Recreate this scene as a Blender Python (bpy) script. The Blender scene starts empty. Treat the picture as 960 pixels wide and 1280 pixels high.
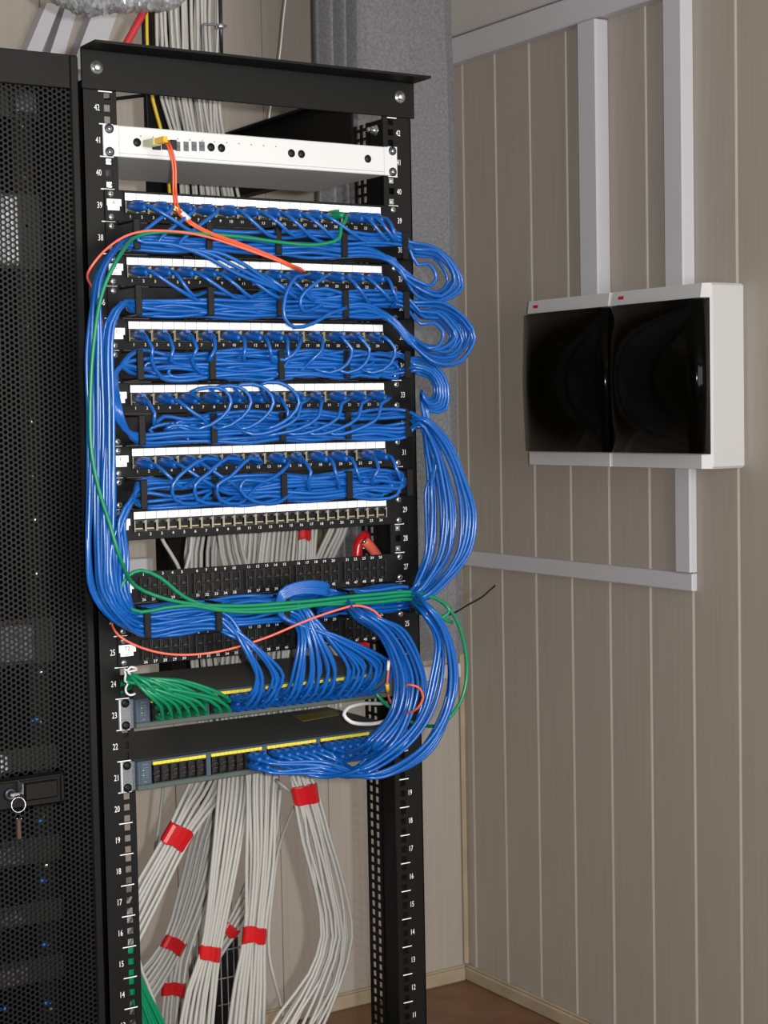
import bpy, math, random
import numpy as np
from mathutils import Matrix, Vector
random.seed(7)
C = bpy.context.scene.collection
PI = math.pi

# ------------------------------------------------------------------ camera
F, CX, CY, CZ = 2109.17, -1.18433, -2.19094, 1.53849
YAW, PITCH, ROLL = .56596, .0592156, .0192365
cyw, syw = math.cos(YAW), math.sin(YAW)
fwd = np.array([syw*math.cos(PITCH), cyw*math.cos(PITCH), -math.sin(PITCH)])
rt = np.array([cyw, -syw, 0.]); dn = np.cross(fwd, rt)
cr, sr = math.cos(ROLL), math.sin(ROLL)
RT = cr*rt+sr*dn; DN = -sr*rt+cr*dn
EYE = np.array([CX, CY, CZ])
def ray(u, v): return RT*((u-480)/F)+DN*((v-640)/F)+fwd
def at(u, v, Y):
    d = ray(u, v); return EYE+d*((Y-CY)/d[1])
def atX(u, v, X):
    d = ray(u, v); return EYE+d*((X-CX)/d[0])
cam = bpy.data.cameras.new('camera'); camo = bpy.data.objects.new('camera', cam); C.objects.link(camo)
cam.sensor_fit = 'VERTICAL'; cam.sensor_height = 24; cam.lens = F*24/1280; cam.clip_start = .05
camo.matrix_world = Matrix(((RT[0], -DN[0], -fwd[0], CX), (RT[1], -DN[1], -fwd[1], CY), (RT[2], -DN[2], -fwd[2], CZ), (0, 0, 0, 1)))
bpy.context.scene.camera = camo

# ------------------------------------------------------------------ materials
def lin(c): return tuple(((x/255)/12.92 if x/255 <= .04045 else ((x/255+.055)/1.055)**2.4) for x in c)
def mat(name, rgb, rough=.5, metal=0., noise=0., nscale=40., stretch=None, spec=.5, bump=0., emit=0., trans=0.):
    m = bpy.data.materials.new(name); m.use_nodes = True
    nt = m.node_tree; b = nt.nodes['Principled BSDF']
    col = lin(rgb)+(1,)
    b.inputs['Base Color'].default_value = col; b.inputs['Roughness'].default_value = rough
    b.inputs['Metallic'].default_value = metal; b.inputs['Specular IOR Level'].default_value = spec
    if trans: b.inputs['Transmission Weight'].default_value = trans
    if emit: b.inputs['Emission Color'].default_value = col; b.inputs['Emission Strength'].default_value = emit
    if noise or bump:
        tc = nt.nodes.new('ShaderNodeTexCoord'); mp = nt.nodes.new('ShaderNodeMapping'); n = nt.nodes.new('ShaderNodeTexNoise')
        nt.links.new(tc.outputs['Object'], mp.inputs[0]); nt.links.new(mp.outputs[0], n.inputs['Vector'])
        if stretch: mp.inputs['Scale'].default_value = stretch
        n.inputs['Scale'].default_value = nscale; n.inputs['Detail'].default_value = 5
        if noise:
            r = nt.nodes.new('ShaderNodeValToRGB')
            r.color_ramp.elements[0].position = .3; r.color_ramp.elements[1].position = .7
            r.color_ramp.elements[0].color = tuple(c*(1-noise) for c in col[:3])+(1,)
            r.color_ramp.elements[1].color = tuple(min(1, c*(1+noise)) for c in col[:3])+(1,)
            nt.links.new(n.outputs['Fac'], r.inputs[0]); nt.links.new(r.outputs[0], b.inputs['Base Color'])
        if bump:
            bp = nt.nodes.new('ShaderNodeBump'); bp.inputs['Strength'].default_value = bump; bp.inputs['Distance'].default_value = .004
            nt.links.new(n.outputs['Fac'], bp.inputs['Height']); nt.links.new(bp.outputs[0], b.inputs['Normal'])
    return m
M = dict(
 wall=mat('beige_wood_panel', (175, 167, 157), .5, noise=.05, nscale=7, stretch=(14, 14, .5), spec=.35),
 seam=mat('groove_painted_highlight', (250, 246, 236), .35),  # near-white colour paints in the flash caught by the plank edges
 floor=mat('brown_floor', (126, 92, 70), .5, noise=.2, nscale=14),
 ceil=mat('pale_ceiling', (200, 197, 195), .7, noise=.05, nscale=160),
 tan=mat('tan_trim', (176, 160, 136), .5, noise=.15, nscale=10, stretch=(1, 1, 1)),
 white=mat('white_plastic', (226, 226, 228), .4),
 trunk=mat('white_trunking', (205, 205, 212), .45),
 device=mat('white_painted_steel', (208, 209, 210), .4),
 ear=mat('silver_ear', (120, 125, 130), .45, .6, noise=.2, nscale=300),
 black=mat('black_powder_coat', (10, 11, 13), .5, noise=.15, nscale=500, spec=.22),
 blackp=mat('black_plastic', (8, 8, 10), .45, spec=.22),
 black2=mat('black_panel', (8, 8, 11), .5, spec=.22),
 hole=mat('black_recess', (4, 4, 6), .6),
 gloss=mat('black_gloss_door', (3, 4, 4), .09, spec=.1),
 curtain=mat('grey_felt', (124, 125, 129), .85, noise=.22, nscale=170, spec=.15),
 label=mat('white_label', (252, 252, 255), .5),
 ink=mat('white_print', (235, 235, 235), .5),
 inkd=mat('dark_print', (60, 60, 70), .6),
 chrome=mat('zinc_screw', (205, 208, 210), .25, .9),
 screwd=mat('dark_screw', (58, 60, 72), .3, .7),
 gold=mat('gold_contact', (214, 196, 150), .3, .35),
 portf=mat('grey_port_frame', (158, 152, 132), .4),
 portm=mat('dark_port', (22, 22, 24), .45),
 blue=mat('blue_pvc', (12, 86, 166), .25, spec=.6),
 blueb=mat('blue_boot', (12, 82, 162), .4),
 green=mat('green_pvc', (8, 124, 84), .32),
 orange=mat('orange_pvc', (214, 88, 48), .35),
 pink=mat('salmon_pvc', (236, 108, 88), .35),
 yellow=mat('yellow_connector', (226, 180, 50), .35),
 clear=mat('translucent_adapter', (196, 194, 160), .25),
 grey=mat('grey_pvc', (174, 173, 168), .5),
 tape=mat('red_tape', (190, 26, 32), .22),
 redc=mat('red_conduit', (190, 52, 56), .4),
 yellowc=mat('yellow_cable', (206, 176, 36), .4),
 foil=mat('silver_foil', (206, 210, 214), .3, .55, bump=1., nscale=45),
 swbody=mat('switch_body_grey', (74, 76, 74), .5, noise=.1, nscale=300),
 swface=mat('switch_bezel_bluegrey', (56, 72, 88), .45),
 swpanel=mat('switch_lower_bezel', (68, 80, 76), .45),
 swyel=mat('switch_yellow_strip', (216, 200, 60), .45),
 swlabel=mat('switch_olive_label', (124, 118, 52), .5),
 led=mat('green_indicator', (120, 200, 90), .4, emit=.15),
 bled=mat('blue_indicator', (50, 110, 205), .3, emit=.08),
 server=mat('silver_bezel_painted_glints', (176, 178, 184), .35, .2, noise=.7, nscale=220),  # bright speckle paints in glints showing through the perforated door
 serverm=mat('silver_bezel_faint_glints', (92, 94, 100), .3, .5, noise=.8, nscale=220),  # dimmer copy of the silver bezel, fainter glints painted in
 serverd=mat('dark_server', (34, 35, 38), .5),
 cover=mat('grey_port_cover', (88, 94, 98), .5),
 clearp=mat('clear_plug', (120, 124, 120), .25),
 brown=mat('brown_leather_tag', (66, 46, 34), .6),
)

# ------------------------------------------------------------------ mesh builder
class MB:
    def __init__(s): s.v = []; s.f = []; s.m = []; s.sm = []; s.n = 0
    def add(s, vs, fs, mi=0, smooth=False):
        b = s.n; s.v.extend([tuple(map(float, p)) for p in vs]); s.n += len(vs)
        for f in fs: s.f.append(tuple(i+b for i in f)); s.m.append(mi); s.sm.append(smooth)
    def hexa(s, p, mi=0):
        s.add(p, [(0, 3, 2, 1), (4, 5, 6, 7), (0, 1, 5, 4), (1, 2, 6, 5), (2, 3, 7, 6), (3, 0, 4, 7)], mi)
    def box(s, x0, x1, y0, y1, z0, z1, mi=0, bev=0):
        if x0 > x1: x0, x1 = x1, x0
        if y0 > y1: y0, y1 = y1, y0
        if z0 > z1: z0, z1 = z1, z0
        if bev:
            b = min(bev, (x1-x0)*.45, (y1-y0)*.45, (z1-z0)*.45)
            vs = []; idx = {}
            X, Y, Z = (x0, x1), (y0, y1), (z0, z1); S = (1, -1)
            for i in (0, 1):
                for j in (0, 1):
                    for k in (0, 1):
                        for a in (0, 1, 2):
                            q = [X[i]+S[i]*b, Y[j]+S[j]*b, Z[k]+S[k]*b]; q[a] = (X[i], Y[j], Z[k])[a]
                            idx[(i, j, k, a)] = len(vs); vs.append(q)
            fs = []
            for a in (0, 1, 2):
                o = [t for t in (0, 1, 2) if t != a]
                for e in (0, 1):
                    f = []
                    for (c, d) in ((0, 0), (1, 0), (1, 1), (0, 1)):
                        k = [0, 0, 0]; k[a] = e; k[o[0]] = c; k[o[1]] = d; f.append(idx[(*k, a)])
                    fs.append(f)
                for c in (0, 1):
                    for d in (0, 1):
                        k0 = [0, 0, 0]; k1 = [0, 0, 0]; k1[a] = 1
                        k0[o[0]] = k1[o[0]] = c; k0[o[1]] = k1[o[1]] = d
                        fs.append([idx[(*k0, o[0])], idx[(*k1, o[0])], idx[(*k1, o[1])], idx[(*k0, o[1])]])
            for i in (0, 1):
                for j in (0, 1):
                    for k in (0, 1): fs.append([idx[(i, j, k, 0)], idx[(i, j, k, 1)], idx[(i, j, k, 2)]])
            cc = np.array([(x0+x1)/2, (y0+y1)/2, (z0+z1)/2]); A = np.array(vs); out = []
            for f in fs:
                p = A[f]; n = np.cross(p[1]-p[0], p[2]-p[0])
                out.append(tuple(f) if n@(p.mean(0)-cc) > 0 else tuple(reversed(f)))
            s.add(vs, out, mi); return s
        s.hexa([(x0, y0, z0), (x1, y0, z0), (x1, y1, z0), (x0, y1, z0), (x0, y0, z1), (x1, y0, z1), (x1, y1, z1), (x0, y1, z1)], mi); return s
    def lathe(s, o, axis, prof, n=14, mi=0, smooth=True):
        # prof: list of (distance along axis, radius)
        a = np.array(axis, float); a /= np.linalg.norm(a); t = np.array([0, 0, 1.]) if abs(a[2]) < .9 else np.array([1., 0, 0])
        u = np.cross(a, t); u /= np.linalg.norm(u); w = np.cross(a, u); o = np.array(o, float)
        vs = []; fs = []
        for (d, r) in prof:
            for i in range(n):
                th = 2*PI*i/n; vs.append(o+a*d+r*(u*math.cos(th)+w*math.sin(th)))
        for k in range(len(prof)-1):
            for i in range(n):
                j = (i+1) % n; fs.append((k*n+i, k*n+j, (k+1)*n+j, (k+1)*n+i))
        fs.append(tuple(range(n))[::-1]); fs.append(tuple((len(prof)-1)*n+i for i in range(n)))
        s.add(vs, fs, mi, smooth); return s
    def tube(s, P, r, n=8, mi=0, closed=False, cap=True):
        P = np.asarray(P, float); k = len(P)
        T = np.gradient(P, axis=0) if not closed else np.roll(P, -1, 0)-np.roll(P, 1, 0)
        T /= np.linalg.norm(T, axis=1)[:, None]+1e-12
        t0 = T[0]; N = np.cross(t0, [0, 0, 1.]) if abs(t0[2]) < .9 else np.cross(t0, [1., 0, 0]); N /= np.linalg.norm(N)
        th = np.arange(n)*2*PI/n; cs, sn = np.cos(th)[:, None], np.sin(th)[:, None]
        vs = []; R = r if hasattr(r, '__len__') else [r]*k
        for i in range(k):
            N = N-T[i]*(N@T[i]); N /= np.linalg.norm(N)+1e-12; B = np.cross(T[i], N)
            vs.append(P[i]+R[i]*(cs*N+sn*B))
        vs = np.concatenate(vs); fs = []
        for i in range(k if closed else k-1):
            a = i*n; b = ((i+1) % k)*n
            for j in range(n):
                q = (j+1) % n; fs.append((a+j, a+q, b+q, b+j))
        if not closed and cap: fs.append(tuple(range(n))[::-1]); fs.append(tuple((k-1)*n+j for j in range(n)))
        s.add(vs, fs, mi, True); return s
    def loft(s, rings, mi=0, smooth=False):
        n = len(rings[0]); vs = [p for r in rings for p in r]; fs = []
        for k in range(len(rings)-1):
            for i in range(n):
                j = (i+1) % n; fs.append((k*n+i, k*n+j, (k+1)*n+j, (k+1)*n+i))
        fs.append(tuple(range(n))[::-1]); fs.append(tuple((len(rings)-1)*n+i for i in range(n)))
        s.add(vs, fs, mi, smooth); return s
    def text(s, txt, x, y, z, h, wf=1., mi=0, axis='Y', th=.0004):
        # text centred on (x, z), facing -Y (axis 'Y') or facing -X (axis 'X', x is then the Y coordinate and y the X one)
        V, fcs, w = glyphs(txt); k = h/.7; vs = []; nn = len(V)
        for lay in (0, 1):
            for (a, b) in V:
                px = (a-w/2)*k*wf; pz = b*k-h/2; d = -th if lay == 0 else 0
                vs.append((x+px, y+d, z+pz) if axis == 'Y' else (y+d, x-px, z+pz))
        s.add(vs, [tuple(f) for f in fcs], mi); return s
    def build(s, name, mats, parent=None, loc=None):
        me = bpy.data.meshes.new(name); me.from_pydata(s.v, [], s.f)
        for m in (mats if isinstance(mats, (list, tuple)) else [mats]): me.materials.append(M[m])
        me.polygons.foreach_set('material_index', s.m); me.polygons.foreach_set('use_smooth', s.sm); me.update()
        o = bpy.data.objects.new(name, me); C.objects.link(o)
        if parent is not None:
            o.parent = parent
            pl = parent.location.copy() if parent.parent is None else Vector((0, 0, 0))
            o.location = (0, 0, 0); o.matrix_parent_inverse = Matrix.Translation(-pl)
        return o
_g = {}
def glyphs(t):
    if t not in _g:
        cu = bpy.data.curves.new('tmp', 'FONT'); cu.body = t; cu.resolution_u = 2
        o = bpy.data.objects.new('tmp', cu); C.objects.link(o)
        dg = bpy.context.evaluated_depsgraph_get(); me = o.evaluated_get(dg).to_mesh()
        V = [(v.co.x, v.co.y) for v in me.vertices]; fs = [list(p.vertices) for p in me.polygons]
        x0 = min(v[0] for v in V); x1 = max(v[0] for v in V)
        V = [(a-x0, b) for a, b in V]
        o.evaluated_get(dg).to_mesh_clear(); bpy.data.objects.remove(o); bpy.data.curves.remove(cu)
        _g[t] = (V, fs, x1-x0)
    return _g[t]
def tag(o, label=None, cat=None, group=None, kind=None):
    if label: o['label'] = label
    if cat: o['category'] = cat
    if group: o['group'] = group
    if kind: o['kind'] = kind
    return o
def empty(name, loc, label, cat, group=None):
    o = bpy.data.objects.new(name, None); C.objects.link(o); o.location = loc; o.empty_display_size = .05
    return tag(o, label, cat, group)
def struct(name, mb, mats): return tag(mb.build(name, mats), kind='structure')
def spline(W, step=.012):
    W = [np.array(w, float) for w in W]
    W = [W[0]]+[W[i] for i in range(1, len(W)) if np.linalg.norm(W[i]-W[i-1]) > 1e-5]
    Q = [2*W[0]-W[1]]+W+[2*W[-1]-W[-2]]; out = []
    for i in range(1, len(Q)-2):
        p0, p1, p2, p3 = Q[i-1:i+3]
        d = [max(np.linalg.norm(b-a)**.5, 1e-4) for a, b in ((p0, p1), (p1, p2), (p2, p3))]
        t0, t1 = 0, d[0]; t2 = t1+d[1]; t3 = t2+d[2]
        n = max(2, int(np.linalg.norm(p2-p1)/step))
        for k in range(n):
            t = t1+(t2-t1)*k/n
            a1 = (t1-t)/(t1-t0)*p0+(t-t0)/(t1-t0)*p1; a2 = (t2-t)/(t2-t1)*p1+(t-t1)/(t2-t1)*p2; a3 = (t3-t)/(t3-t2)*p2+(t-t2)/(t3-t2)*p3
            b1 = (t2-t)/(t2-t0)*a1+(t-t0)/(t2-t0)*a2; b2 = (t3-t)/(t3-t1)*a2+(t-t1)/(t3-t1)*a3
            out.append((t2-t)/(t2-t1)*b1+(t-t1)/(t2-t1)*b2)
    out.append(W[-1]); return np.array(out)
def rnd(a): return random.uniform(-a, a)

U = .04445; Z0 = .12
def zb(n): return (n-1)*U+Z0
HOLES = (.00635, .022225, .0381)

# ------------------------------------------------------------------ room
WX, WY, ZC = 1.402, 1.5, 2.72
PL = .1428
mb = MB(); mb.box(-3.2, WX+.1, -3.6, WY+.1, -.05, 0); struct('floor', mb, ['floor'])
mb = MB(); mb.box(-3.2, WX+.1, -3.6, WY+.1, ZC, ZC+.05); struct('ceiling', mb, ['ceil'])
mb = MB(); mb.box(WX-.0015, WX+.1, -3.6, WY+.1, 0, ZC, 1)
k = 1.4525+PL
while k > -3.4:
    mb.box(WX-.004, WX+.0002, max(k-PL+.0030, -3.6), min(k-.0030, WY+.0), 0, ZC, 0, .0012); k -= PL
struct('wall_right', mb, ['wall', 'seam'])
mb = MB(); mb.box(-3.2, WX+.001, WY+.001, WY+.1, 0, ZC, 1)
k = WX
while k > -3.2:
    mb.box(max(k-PL+.0007, -3.2), min(k-.0007, WX), WY-.004, WY+.0012, 0, ZC, 0, .0012); k -= PL
struct('wall_back', mb, ['wall', 'wall'])
mb = MB(); mb.box(WX-.018, WX-.005, -3.6, WY-.005, 0, .036, 0, .004); mb.box(WX-.014, WX-.005, -3.6, WY-.005, .036, .042, 0, .002); struct('baseboard_right', mb, ['tan'])
mb = MB(); mb.box(-3.2, WX-.018, WY-.018, WY-.005, 0, .036, 0, .004); mb.box(-3.2, WX-.018, WY-.014, WY-.005, .036, .042, 0, .002); struct('baseboard_back', mb, ['tan'])
mb = MB(); mb.box(WX-.020, WX-.0045, WY-.020, WY-.0045, .042, 1.2, 0, .006); struct('trim_1', mb, ['tan'])
mb = MB(); mb.box(WX-.020, WX-.0045, -3.6, WY-.005, 2.513, ZC, 0, .003); struct('wall_right_top_lit', mb, ['ceil'])  # top of the right wall, its brighter light put into a paler colour

def duct(x0, x1, y0, y1, z0, z1, label, seam=None):
    root = empty('cable_trunking', ((x0+x1)/2, (y0+y1)/2, z0), label, 'trunking')
    c = MB(); c.box(x0, x1, y0, y1, z0, z1, 0, .002); c.build('channel', ['trunk'], root)
    lid = MB()
    if seam == 'z': lid.box(x0-.0018, x0+.0005, y0+.002, y1-.002, z0, z1, 0, .0008)
    elif seam == 'y': lid.box(x0-.0018, x0+.0005, y0, y1, z0+.002, z1-.002, 0, .0008)
    else: lid.box(x0, x1, y0-.0018, y0+.0005, z0+.002, z1-.002, 0, .0008)
    lid.build('lid', ['trunk'], root); return root
XW = WX-.0045
duct(1.360, XW, .866, .932, 1.796, 2.434, 'white vertical trunking left of two above the black box, stopping under the horizontal run', 'z')
duct(1.364, XW, .582, .642, 1.796, 2.66, 'white vertical trunking right of two above the black box, reaching the ceiling', 'z')
duct(1.366, XW, .645, WY-.006, 2.438, 2.503, 'white horizontal trunking along the right wall just under the ceiling', 'y')
duct(1.382, XW, .582, WY-.03, 1.128, 1.168, 'low white horizontal trunking on the right wall below the black box', 'y')
duct(1.378, XW, .582, .632, 1.170, 1.403, 'short white vertical trunking dropping from the underside of the black box', 'z')
duct(-.6, 1.37, WY-.035, WY-.0045, .830, .868, 'white trunking along the back wall behind the rack, ending under the grey curtain')
# trunking further up on the back wall, seen through the gap of the rack
duct(.30, .485, WY-.04, WY-.0045, 1.165, 1.205, 'short white horizontal trunking on the back wall, seen through the rack gap')

# slanted boards up by the ceiling, left
for pts, lb in ((((33, 64), (53, 64), (76, 5), (58, 5)), 'leftmost narrow white slanted board near the ceiling above the dark cabinet'),
                (((63, 66), (82, 66), (98, 8), (82, 8)), 'middle narrow white slanted board near the ceiling above the dark cabinet'),
                (((97, 66), (130, 66), (150, 8), (119, 8)), 'wide white slanted board near the ceiling above the corner of the rack')):
    Y = 1.445; q = [at(u, v, Y) for u, v in pts]
    d = (q[3]-q[0]); up = [q[0]-d*.35, q[1]-d*.35, q[2]+d*.02, q[3]+d*.02]
    zt_ = min(p[2] for p in up[2:]); 
    m2 = MB(); a, b, c_, e = up; bk = np.array([0, .05, 0])
    m2.hexa([a, b, b+bk, a+bk, e, c_, c_+bk, e+bk]); o = m2.build('slanted_board', ['trunk']); tag(o, lb, 'board')

# ------------------------------------------------------------------ grey felt curtain
YC = 1.05
xa, xb = at(407, 300, YC)[0], at(579, 300, YC)[0]; xm = at(449, 300, YC)[0]; xs = at(561, 300, YC)[0]
zbm = at(582, 820, YC)[2]
prof = []
n = 60
for i in range(n+1):                       # pleats on the left
    x = xa+(xm-xa)*i/n; prof.append((x, YC+.022*math.sin(i/n*2*PI*2.6+.4)+.01))
prof += [(xm+.012, YC-.004), (xm+.03, YC), ((xm+xs)/2, YC-.006), (xs-.004, YC), (xs, YC), (xs+.008, YC+.016), (xb, YC+.030)]
m2 = MB(); rings = []; zs = [zbm+(ZC-.004-zbm)*i/12 for i in range(13)]
for z in zs:
    rings.append([(x+.003*math.sin(z*5+x*9), y+.003*math.sin(z*7+x*20), z) for x, y in prof]+[(x+.003*math.sin(z*5+x*9), y+.006+.003*math.sin(z*7+x*20), z) for x, y in reversed(prof)])
m2.loft(rings, 0, False)
tag(m2.build('curtain', ['curtain']), 'tall grey felt curtain with narrow pleats hanging in the room corner behind the rack', 'curtain')

# ------------------------------------------------------------------ distribution box on the right wall
bx = empty('distribution_box', (WX, .73, 1.405), 'wide white wall box with two glossy black curved doors', 'electrical box')
y0, y1, ym, zl, zh = .430, 1.036, .727, 1.405, 1.796
def boxmod(a, b):
    m2 = MB()
    xo, xi = 1.288, XW
    def prism(za, zb_, zs_, ):
        pass
    # side profile swept in Z, ears sloping back from the bars
    m2.box(1.318, xi, a, b, zl, zh, 0, .004)
    return m2
enc = MB(); enc.box(1.300, XW, y0, y1, zl, zh, 0, .005); enc.build('enclosure', ['device'], bx)
for (a, b) in ((y0, ym), (ym, y1)):
    for (z0_, z1_) in ((zh-.031, zh-.001), (zl+.001, zl+.031)):
        m2 = MB(); e = .012
        m2.hexa([(1.281, a+e, z0_), (1.281, b-.001, z0_), (1.302, b-.001, z0_), (1.302, a+.001, z0_), (1.286 if z0_ > 1.6 else 1.281, a+e, z1_), (1.286 if z0_ > 1.6 else 1.281, b-.001, z1_), (1.302, b-.001, z1_), (1.302, a+.001, z1_)])
        m2.build('cover_bar', ['device'], bx)
    m2 = MB(); n = 18; rings = []
    for i in range(n+1):
        t = i/n; y = a+.004+(b-a-.008)*t
        s = 1-(2*t-1)**2; xf = 1.286-.014-.016*max(0, s)**.6
        rings.append([(1.300, y, zl+.032), (xf, y, zl+.034), (xf-.006, y, (zl+zh)/2), (xf, y, zh-.034), (1.300, y, zh-.032)])
    m2.loft(rings, 0, True)
    d = m2.build('door', ['gloss'], bx); tag(d, 'glossy black door')
    m2 = MB(); yl = b-.022                      # small red emblem of three letters
    for k_ in range(3):
        m2.box(1.2832-.001, 1.284, yl-.006*k_-.005, yl-.006*k_, zh-.019, zh-.012, 0)
    m2.build('emblem', ['tape'], bx)

# ------------------------------------------------------------------ neighbouring cabinet with perforated door
cab = empty('server_cabinet', (-.57, .35, 0), 'tall black server cabinet with a perforated door left of the open rack', 'cabinet')
cx0, cx1 = -.872, -.2745
m2 = MB(); m2.box(cx0, cx0+.02, .03, .9, 0, 2.03); m2.box(cx1-.004, cx1, .03, .9, 0, 2.03); m2.box(cx0, cx1, .03, .9, 2.0, 2.03); m2.box(cx0, cx1, .03, .9, 0, .05); m2.box(cx0, cx1, .88, .9, 0, 2.03)
m2.build('body', ['black'], cab)
d0, d1, dz0, dz1 = cx0+.002, cx1+.002, .05, 2.033
DY = .002
m2 = MB(); bw = .0125
m2.box(d1-bw, d1, DY, DY+.022, dz0, dz1, 0, .002); m2.box(d0, d0+.03, DY, DY+.022, dz0, dz1, 0, .002)
m2.box(d0+.03, d1-bw, DY, DY+.022, dz1-.046, dz1, 0, .001); m2.box(d0+.03, d1-bw, DY, DY+.022, dz0, dz0+.046, 0, .001)
# perforated sheet, real hexagonal openings
p = .0075; cs = p*math.sqrt(3)/2; rr = p/2/math.cos(PI/6); hr = .0029
X0, X1, ZA, ZB = d0+.03, d1-bw, dz0+.046, dz1-.046
ox = [(math.cos(PI/3*i), math.sin(PI/3*i)) for i in range(6)]
vs, fs = [], []; yf = DY+.003
hx0, hx1, hz0, hz1 = -.405, -.325, 1.008, 1.052
i = 0; x = X1-rr*.6
while x > X0:
    z = ZA+(p/2 if i % 2 else 0)
    while z < ZB:
        if not (hx0-.004 < x < hx1+.002 and hz0-.003 < z < hz1+.003):
            b = len(vs)
            vs += [(x+rr*c, yf, z+rr*s) for c, s in ox]+[(x+hr*c, yf, z+hr*s) for c, s in ox]+[(x+hr*c, yf+.0012, z+hr*s) for c, s in ox]
            for k_ in range(6):
                j = (k_+1) % 6
                fs.append((b+k_, b+j, b+6+j, b+6+k_)); fs.append((b+6+k_, b+6+j, b+12+j, b+12+k_))
        z += p
    x -= cs; i += 1
m2.add(vs, fs, 0)
door = m2.build('door', ['black'], cab); tag(door, 'perforated black steel door')
hd = MB(); hd.box(hx0-.05, hx1, DY-.006, DY+.004, hz0, hz1, 0, .003); hd.box(hx0-.05, hx1-.006, DY-.0085, DY-.005, hz1-.006, hz1-.002, 0, .001)
hd.box(hx1-.008, hx1-.003, DY-.009, DY-.004, hz0+.004, hz1-.004, 0, .001); hd.box(hx0+.02, hx1-.012, DY-.010, DY-.005, hz0+.010, hz1-.009, 0, .002)
lx, lz = at(11, 992, 0)[0], at(11, 992, 0)[2]
hd.build('handle', ['blackp'], door)
lk = MB(); lk.lathe((lx, DY-.006, lz), (0, -1, 0), [(0, .009), (.004, .009), (.005, .007), (.005, .004), (.004, .0035)], 16); lk.build('lock', ['screwd'], door)
# mounting rail with screw heads behind the door
rl = MB(); rxl = at(36, 400, .09)[0]; rl.box(rxl-.014, rxl+.014, .09, .094, .06, 1.99)
rl.build('mounting_rail', ['black'], cab)
for k_ in range(26):
    s_ = MB(); s_.lathe((rxl+rnd(.003), .09, 1.95-.07*k_+rnd(.006)), (0, -1, 0), [(0, .0042), (.002, .004), (.003, .002)], 8); s_.build('screw', ['chrome'], cab)
# servers behind the perforations
def server(v0, v1, u0, u1, lb, leds=(), bm='serverm'):
    Y = .075; a = at(u0, v0, Y); b = at(u1, v1, Y); z0_, z1_ = at((u0+u1)/2, v1, Y)[2], at((u0+u1)/2, v0, Y)[2]
    xr = min(b[0], -.285)
    r_ = empty('rack_server', (-.55, .4, z0_), lb, 'server', 'servers behind the perforated door')
    q = MB(); q.box(-.80, -.30, Y+.012, .75, z0_-.004, z1_+.004); q.build('body', ['serverd'], r_)
    q = MB(); q.box(max(min(a[0], xr-.02), -.8), xr, Y, Y+.0115, z0_, z1_, 0, .003); q.build('bezel', [bm], r_)
    for (u, v) in leds:
        q = MB(); c_ = at(u, v, Y-.004); q.box(c_[0]-.006, c_[0]+.006, Y-.004, Y-.0005, c_[2]-.0022, c_[2]+.0022, 0, .0008); tag(q.build('indicator_light', ['bled'], r_), 'blue indicator light')
server(112, 142, 16, 48, 'topmost silver server glinting behind the perforated door')
server(242, 330, -60, 26, 'tall bright silver server second from the top behind the perforated door', bm='server')
server(782, 832, -60, 46, 'silver server above the door handle level, behind the perforated door')
server(948, 970, -60, 12, 'slim silver server just above the door handle, behind the perforations', ((44, 900),), 'server')
server(1062, 1088, -60, 32, 'server first below the door handle, behind the perforations', ((50, 1026), (54, 1101)))
server(1145, 1165, -60, 34, 'server second below the door handle, behind the perforations', ((57, 1181),))
server(1216, 1240, -60, 38, 'lowest visible server behind the perforated door', ((60, 1254), (3, 1262)))
# key hanging on a ring from the lock
kr = empty('key_ring', (at(22, 1005, -.012)[0], -.012, at(22, 1005, -.012)[2]-.02), 'thin steel key ring with a key hanging from the cabinet door lock', 'key ring')
c_ = at(23, 1006, -.012); m2 = MB(); m2.tube([(c_[0]+.0098*math.cos(t), -.012+.002*math.sin(t), c_[2]+.0098*math.sin(t)) for t in np.linspace(0, 2*PI, 28)[:-1]], .0008, 6, 0, True); m2.build('ring', ['chrome'], kr)
m2 = MB(); kx = at(25, 985, -.012); m2.box(kx[0]-.0009, kx[0]+.0009, -.024, -.006, kx[2]-.007, kx[2]+.008, 0, .0006); m2.box(lx-.002, kx[0], -.012, -.009, lz-.002, lz+.002, 0, .0006); m2.build('key', ['chrome'], kr)
m2 = MB(); k1 = at(23, 1020, -.010); m2.box(k1[0]-.003, k1[0]+.003, -.012, -.009, k1[2]-.032, k1[2]-.004, 0, .001); m2.lathe((k1[0]-.003, -.012, k1[2]-.003), (0, -1, 0), [(0, .0012), (.0015, .001)], 8, 1); m2.lathe((k1[0]+.003, -.012, k1[2]-.004), (0, -1, 0), [(0, .0012), (.0015, .001)], 8, 1); m2.build('leather_tag', ['brown', 'chrome'], kr)

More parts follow.
